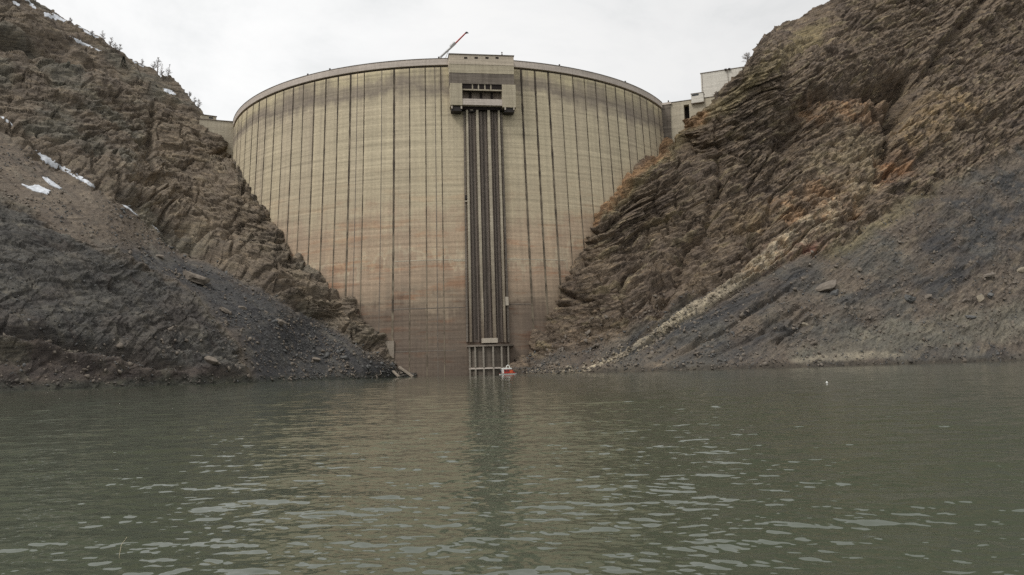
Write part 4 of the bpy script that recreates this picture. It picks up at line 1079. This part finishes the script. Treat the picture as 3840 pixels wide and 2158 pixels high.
# ================================================================== BOULDERS AND RUBBLE
def boulder(side, px, py, wpx, hpx, mat, lab, seed, tilt=0.0, group='boulders lying on the lake banks'):
    P, nrm = on_bank(side, px, py)
    dpt = P[1]; wm, hm = wpx / F * dpt / 2, hpx / F * dpt / 2
    ct, st = math.cos(tilt), math.sin(tilt)
    axes = [(ct, 0, st), (0, 1, 0), (-st, 0, ct)]
    c = P + nrm * hm * .35
    return blob('boulder', c, 1.0, mat, lab, 'boulder', group, (wm * 1.25, (wm + hm) * .6, hm * 1.3), seed, .35, 3, axes=axes)
for a in (('L', 728, 1055, 100, 44, M['stone'], 'largest flat slab boulder resting alone on the grey left scree', 1, -.32),
          ('L', 600, 967, 34, 18, M['stone'], 'small brown boulder above the large flat slab', 2, -.2),
          ('L', 845, 1168, 40, 18, M['stone'], 'elongated boulder below and right of the large flat slab', 3, -.4),
          ('L', 905, 1155, 32, 14, M['stone'], 'thin boulder right of the elongated one on the grey scree', 4, -.35),
          ('L', 1050, 1215, 36, 22, M['stone'], 'boulder in the rock cluster halfway down the grey scree', 5, -.3),
          ('L', 1180, 1350, 34, 18, M['stone'], 'dark based boulder low on the grey scree near the dam foot', 6, -.1),
          ('L', 1290, 1345, 26, 14, M['greystone'], 'grey boulder nearest the left foot of the dam', 7, -.2),
          ('L', 790, 1360, 54, 24, M['stone'], 'boulder at the tip of the dark rock near the left shore', 8, -.25),
          ('R', 3090, 1080, 104, 30, M['stone'], 'widest grey slab boulder at the middle of the right scree', 11, .28),
          ('R', 3128, 1104, 40, 20, M['greystone'], 'pale pointed stone leaning under the widest grey slab', 12, .6),
          ('R', 3015, 1220, 26, 18, M['palestone'], 'pale rounded boulder below the widest grey slab', 13, .2),
          ('R', 3638, 1193, 38, 18, M['greystone'], 'pale grey boulder alone low on the right scree', 14, .1),
          ('R', 3670, 1122, 40, 22, M['palestone'], 'brown boulder pair member on the far right scree', 15, .5),
          ('R', 3710, 1112, 26, 20, M['greystone'], 'small grey boulder touching the brown one on the right scree', 16, .6),
          ('R', 3410, 1130, 30, 36, M['greystone'], 'upright blue grey boulder on the right scree', 17, .7),
          ('R', 3482, 1113, 28, 16, M['stone'], 'small boulder just right of the upright blue grey one', 18, .3),
          ('R', 3700, 1036, 50, 14, M['stone'], 'long low boulder high on the right grey scree', 19, .25),
          ('R', 3828, 1018, 34, 20, M['palestone'], 'pale boulder at the right edge of the scree', 20, .3),
          ('R', 3625, 645, 26, 18, M['palestone'], 'pale round boulder on the yellowish slope under the right cliff', 21, .2)):
    boulder(*a)

def rubble(side, regions, n, size, seed, mat, name='rubble'):
    r3 = np.random.default_rng(seed)
    P, Nn, A, B = (LP, LN, LPX, LPY) if side == 'L' else (RP, RN, RPX, RPY)
    X = P[2:-15].reshape(-1, 3); Nf = Nn[2:-15].reshape(-1, 3); px = A[2:-15].ravel(); py = B[2:-15].ravel()
    w = np.zeros(len(X))
    for poly, k in regions: w = np.maximum(w, soft_poly(px, py, poly, 25) * k)
    w *= np.clip(.35 + 1.6 * fbm(X / 12 + seed, 3), .02, 2); w[X[:, 2] < .3] = 0
    w /= w.sum()
    pick = r3.choice(len(X), n, p=w)
    oc = np.array([(1, 0, 0), (-1, 0, 0), (0, 1, 0), (0, -1, 0), (0, 0, 1), (0, 0, -1), (.6, .6, .5), (-.6, .5, .6), (.5, -.6, .6), (-.5, -.6, .5)], float)
    fc = [(4, 6, 7), (4, 8, 6), (4, 7, 9), (4, 9, 8), (0, 6, 8), (1, 9, 7), (2, 7, 6), (3, 8, 9), (0, 2, 6), (2, 1, 7), (1, 3, 9), (3, 0, 8), (5, 2, 0), (5, 1, 2), (5, 3, 1), (5, 0, 3)]
    Vs, Fs = [], []
    s = size * np.exp(r3.normal(0, .5, n)); s = np.minimum(s, size * 3.2)
    for k, i in enumerate(pick):
        q_, _ = np.linalg.qr(r3.normal(size=(3, 3)))
        v = oc * (1 + .35 * r3.normal(size=(10, 1))) * np.array([1.3, 1, .6]) * s[k]
        Vs.append(v @ q_ + X[i] + Nf[i] * s[k] * .3 + r3.normal(0, .2, 3)); Fs.append(np.array(fc) + 10 * k)
    o = big_mesh(name, np.concatenate(Vs), np.concatenate(Fs), mat)
    return tag(o, kind='stuff')
rubble('R', [([(2000, 1402), (2180, 1394), (2300, 1334), (2480, 1230), (2640, 1135), (2760, 1060), (2900, 965), (2920, 985), (2780, 1078), (2655, 1155), (2495, 1248), (2310, 1352), (2190, 1402)], 1)], 700, .27, 5, M['palestone'])
rubble('R', [(P_SCREE, 1), ([(2060, 1398), (2060, 1300), (2200, 1250), (2500, 1100), (2500, 1300)], 1)], 2200, .32, 6, M['stone'])
rubble('R', [(P_SCREE, 1)], 6500, .17, 61, M['greystone'])
rubble('L', [(P_SCL, 1), ([(0, 1260), (900, 1260), (960, 1440), (0, 1470)], .6)], 1800, .28, 8, M['stone'])
rubble('L', [(P_SCL, 1), ([(0, 900), (500, 1000), (900, 1260), (960, 1440), (0, 1470)], .5)], 5500, .15, 81, M['greystone'])
rubble('L', [([(430, 762), (850, 1005), (1240, 1205), (1500, 1380), (1500, 1415), (1000, 1300), (650, 1060), (300, 800)], 1)], 500, .30, 9, M['greystone'])

def shore_stones(side, n, seed):
    global LP, RP
    P = LP if side == 'L' else RP
    keep = P.copy()
    z = P[..., 2]; Q = P.copy()
    Q[..., 2] = np.where((z > .1) & (z < 2.6), z, -5)
    if side == 'L': LP = Q
    else: RP = Q
    o = rubble(side, [([(-900, 1300), (4700, 1300), (4700, 1600), (-900, 1600)], 1)], n, .22, seed, M['wetstone'])
    if side == 'L': LP = keep
    else: RP = keep
shore_stones('L', 450, 31); shore_stones('R', 800, 32)
# broken concrete and timbers at the left foot of the dam
def debris(px0, py0, px1, py1, dep, w, lab, name, cat, mat):
    a = at_depth(np.array(float(px0)), np.array(float(py0)), dep); b = at_depth(np.array(float(px1)), np.array(float(py1)), dep - 2)
    d = unit(b - a); s = unit(np.cross(d, (0, 0, 1.))); u_ = np.cross(s, d)
    tag(MB().fbox(a, d, s, u_, 0, np.linalg.norm(b - a), -w, w, -w * .6, w * .6).build(name, mat, None, a, bevel=.1), lab, cat)
debris(1496, 1376, 1549, 1414, 338, .7, 'pale concrete beam leaning against the left foot of the dam', 'concrete_beam', 'beam', M['pad'])
debris(1474, 1392, 1496, 1414, 332, .55, 'short pale plank lying at the waterline left of the dam foot', 'plank', 'plank', M['pad'])
fb = facebox('concrete_pad', M['pad'], 1437, 1279, 1478, 1345, -.5, .5, dam)

# ================================================================== TREES
def bare_tree(P, H, lab, spread=.35, seed=0, nbr=26, group='leafless trees on the left skyline', name='bare_tree'):
    r3 = np.random.default_rng(seed)
    P = np.asarray(P, float) - GZ * .4
    t = thing(name, lab, 'tree', P, group)
    tr = MB(); pts = [P]; lean = r3.normal(0, .05, 2)
    for k in range(1, 7): pts.append(P + np.array([lean[0] * H * k / 6 + r3.normal(0, .03) * H * .3, lean[1] * H * k / 6, (H + .4) * k / 6]))
    for k in range(6): tr.tube(pts[k], pts[k + 1], .035 * H * (1 - k / 6.3) + .03, .035 * H * (1 - (k + 1) / 6.3) + .03, 6, k in (0, 5))
    tr.build('trunk', M['bark'], t)
    cw = MB()
    for k in range(nbr):
        f = r3.uniform(.22, .97); i = min(int(f * 6), 5); b = pts[i] + (pts[i + 1] - pts[i]) * (f * 6 - i)
        a = r3.uniform(0, 6.28); L = H * spread * (1.15 - f) * r3.uniform(.6, 1.15) + .25
        d = unit((math.cos(a), math.sin(a), r3.uniform(.25, 1.0)))
        m = b + d * L * .5; e = m + unit(d + np.array([0, 0, .35])) * L * .5
        cw.tube(b, m, .075, .05, 4, False).tube(m, e, .05, .03, 3, False)
        for _ in range(9):
            g_ = r3.uniform(.25, 1); s0 = b + (e - b) * g_; d2 = unit(d + r3.normal(0, .6, 3)); l2 = L * r3.uniform(.18, .42)
            s1 = s0 + d2 * l2; cw.tube(s0, s1, .034, .018, 3, False)
            for _ in range(2):
                d3 = unit(d2 + r3.normal(0, .6, 3)); cw.tube(s0 + (s1 - s0) * r3.uniform(.4, 1), s1 + d3 * l2 * .4, .024, .012, 3, False)
    cw.build('crown', M['twig'], t)
    return t
tl = [((266, 90), 3.4, 'lone low leafless tree highest on the left skyline', .4), ((388, 160), 5.8, 'thin leafless tree standing uppermost of the ridge group', .3), ((413, 182), 6.0, 'leafless tree just downhill of the thin uppermost one', .32),
      ((432, 194), 4.8, 'short bare tree in the middle of the ridge group', .4), ((448, 205), 5.2, 'bushy bare tree just above the dark conifer', .45), ((534, 247), 3.6, 'faint low bare tree between the conifer and the tall trees', .4),
      ((590, 276), 8.2, 'tallest leafless tree on the left ridge, with a fine crown', .3), ((611, 292), 7.4, 'slim leafless tree touching the right side of the tallest', .26), ((628, 298), 7.4, 'slim leafless tree at the downhill end of the tall cluster', .28),
      ((710, 364), 3.0, 'very small bare tree on the steep drop of the ridge', .4), ((730, 395), 4.2, 'small bare tree above the left end of the dam, upper of two', .35), ((746, 415), 6.2, 'bare tree nearest the small hut at the dam', .3),
      ((345, 133), 2.6, 'tiny bare shrub like tree above the thin uppermost tree', .5), ((575, 262), 4.6, 'low bare tree hugging the left side of the tallest', .4)]
for k, ((px, py), H, lab, sp) in enumerate(tl):
    P, _ = on_bank('L', px, py + 3); bare_tree(P, H * 1.2, lab, sp, 100 + k)
P, _ = on_bank('R', 2803, 244); bare_tree(P, 6.5, 'bare bushy tree beside the tall white building on the right', .6, 200, 34, 'leafless trees by the right abutment')
P, _ = on_bank('R', 2688, 372); bare_tree(P, 3.8, 'small bare shrub in front of the tall white building', .6, 201, 22, 'leafless trees by the right abutment')
# conifer
P, _ = on_bank('L', 464, 256)
cf = thing('conifer', 'dark evergreen conifer just below the left skyline', 'tree', P - GZ * .3)
MB().tube(P - GZ * .5, P + GZ * 7, .2, .05, 7).build('trunk', M['bark'], cf)
r3 = np.random.default_rng(5); V = []; Fc = []
for k in range(900):
    f = r3.random() ** .8; z = .6 + 6.6 * f; rad = (1 - f) * 2.0 + .25; a = r3.uniform(0, 6.28); r = rad * math.sqrt(r3.random())
    c = P + np.array([r * math.cos(a), r * math.sin(a), z - .25 * r]); d1 = unit((math.cos(a), math.sin(a), -.25 + r3.normal(0, .25))) * .42; d2 = unit(np.cross(d1, r3.normal(size=3))) * .13
    b = len(V); V += [c - d2, c + d2, c + d1]; Fc.append((b, b + 1, b + 2))
link('crown', V, Fc, M['needle'], cf)

# ================================================================== SKY, SUN, CAMERA
w = bpy.data.worlds.new('World'); sc.world = w; w.use_nodes = True
nt = w.node_tree; bg = nt.nodes['Background']
SUN_EL, SUN_AZ = math.radians(50), math.radians(228)      # azimuth clockwise from +Y: behind the camera, to the left
sky = N(nt, 'ShaderNodeTexSky', sky_type='NISHITA'); sky.sun_disc = False; sky.sun_elevation = SUN_EL; sky.sun_rotation = SUN_AZ
sky.air_density = 1; sky.dust_density = 4
hs = N(nt, 'ShaderNodeHueSaturation'); hs.inputs['Saturation'].default_value = .15; nt.links.new(sky.outputs[0], hs.inputs['Color'])
hs.inputs['Value'].default_value = .8
tc = N(nt, 'ShaderNodeTexCoord')
nz_ = noise(nt, scaled(nt, tc.outputs['Generated'], (2.6, 2.6, 5.0)), 1.0, 6, .6, .5)
cl = ramp(nt, nz_, [(.36, (8.1, 8.25, 8.3)), (.5, (9.4, 9.45, 9.45)), (.6, (9.9, 9.9, 9.85))])
sx = N(nt, 'ShaderNodeSeparateXYZ'); nt.links.new(tc.outputs['Generated'], sx.inputs[0])
grad = mapr(nt, sx.outputs[0], -.28, .40, 1.08, .86)
zen = mapr(nt, sx.outputs[2], .45, 1, 1.0, 1.75)
grad = math_(nt, 'MULTIPLY', math_(nt, 'MULTIPLY', grad, zen), .5)
cl = mix(nt, 1.0, cl, (2, 2, 2), 'MULTIPLY')
cl2 = mix(nt, 1.0, cl, ramp(nt, grad, [(0, (0, 0, 0)), (1, (1, 1, 1))]), 'MULTIPLY')
nt.links.new(mix(nt, .93, hs.outputs[0], cl2), bg.inputs['Color']); bg.inputs['Strength'].default_value = .1
sun = bpy.data.lights.new('Sun', 'SUN'); sun.energy = 1.5; sun.angle = math.radians(12); sun.color = (1, .96, .9)
so = bpy.data.objects.new('Sun', sun); COL.objects.link(so)
import mathutils
dv_ = mathutils.Vector((math.sin(SUN_AZ) * math.cos(SUN_EL), math.cos(SUN_AZ) * math.cos(SUN_EL), math.sin(SUN_EL)))
so.rotation_euler = dv_.to_track_quat('Z', 'Y').to_euler(); so.location = dv_ * 300
cam = bpy.data.cameras.new('Camera'); co = bpy.data.objects.new('Camera', cam); COL.objects.link(co)
cam.sensor_fit = 'HORIZONTAL'; cam.sensor_width = 36; cam.lens = 36 * F / 3840; cam.clip_start = .1; cam.clip_end = 8000
B_ = mathutils.Matrix(((RV[0], UV[0], -_fw[0], 0), (RV[1], UV[1], -_fw[1], 0), (RV[2], UV[2], -_fw[2], HCAM), (0, 0, 0, 1)))
co.matrix_world = B_
sc.camera = co
for o in bpy.data.objects:
    if '_w' in o: del o['_w']
sc.view_settings.view_transform = 'Standard'; sc.view_settings.look = 'None'; sc.view_settings.exposure = 0; sc.view_settings.gamma = 1
sc.render.engine = 'CYCLES'; sc.cycles.max_bounces = 5; sc.cycles.use_denoising = False
sc.cycles.use_adaptive_sampling = True
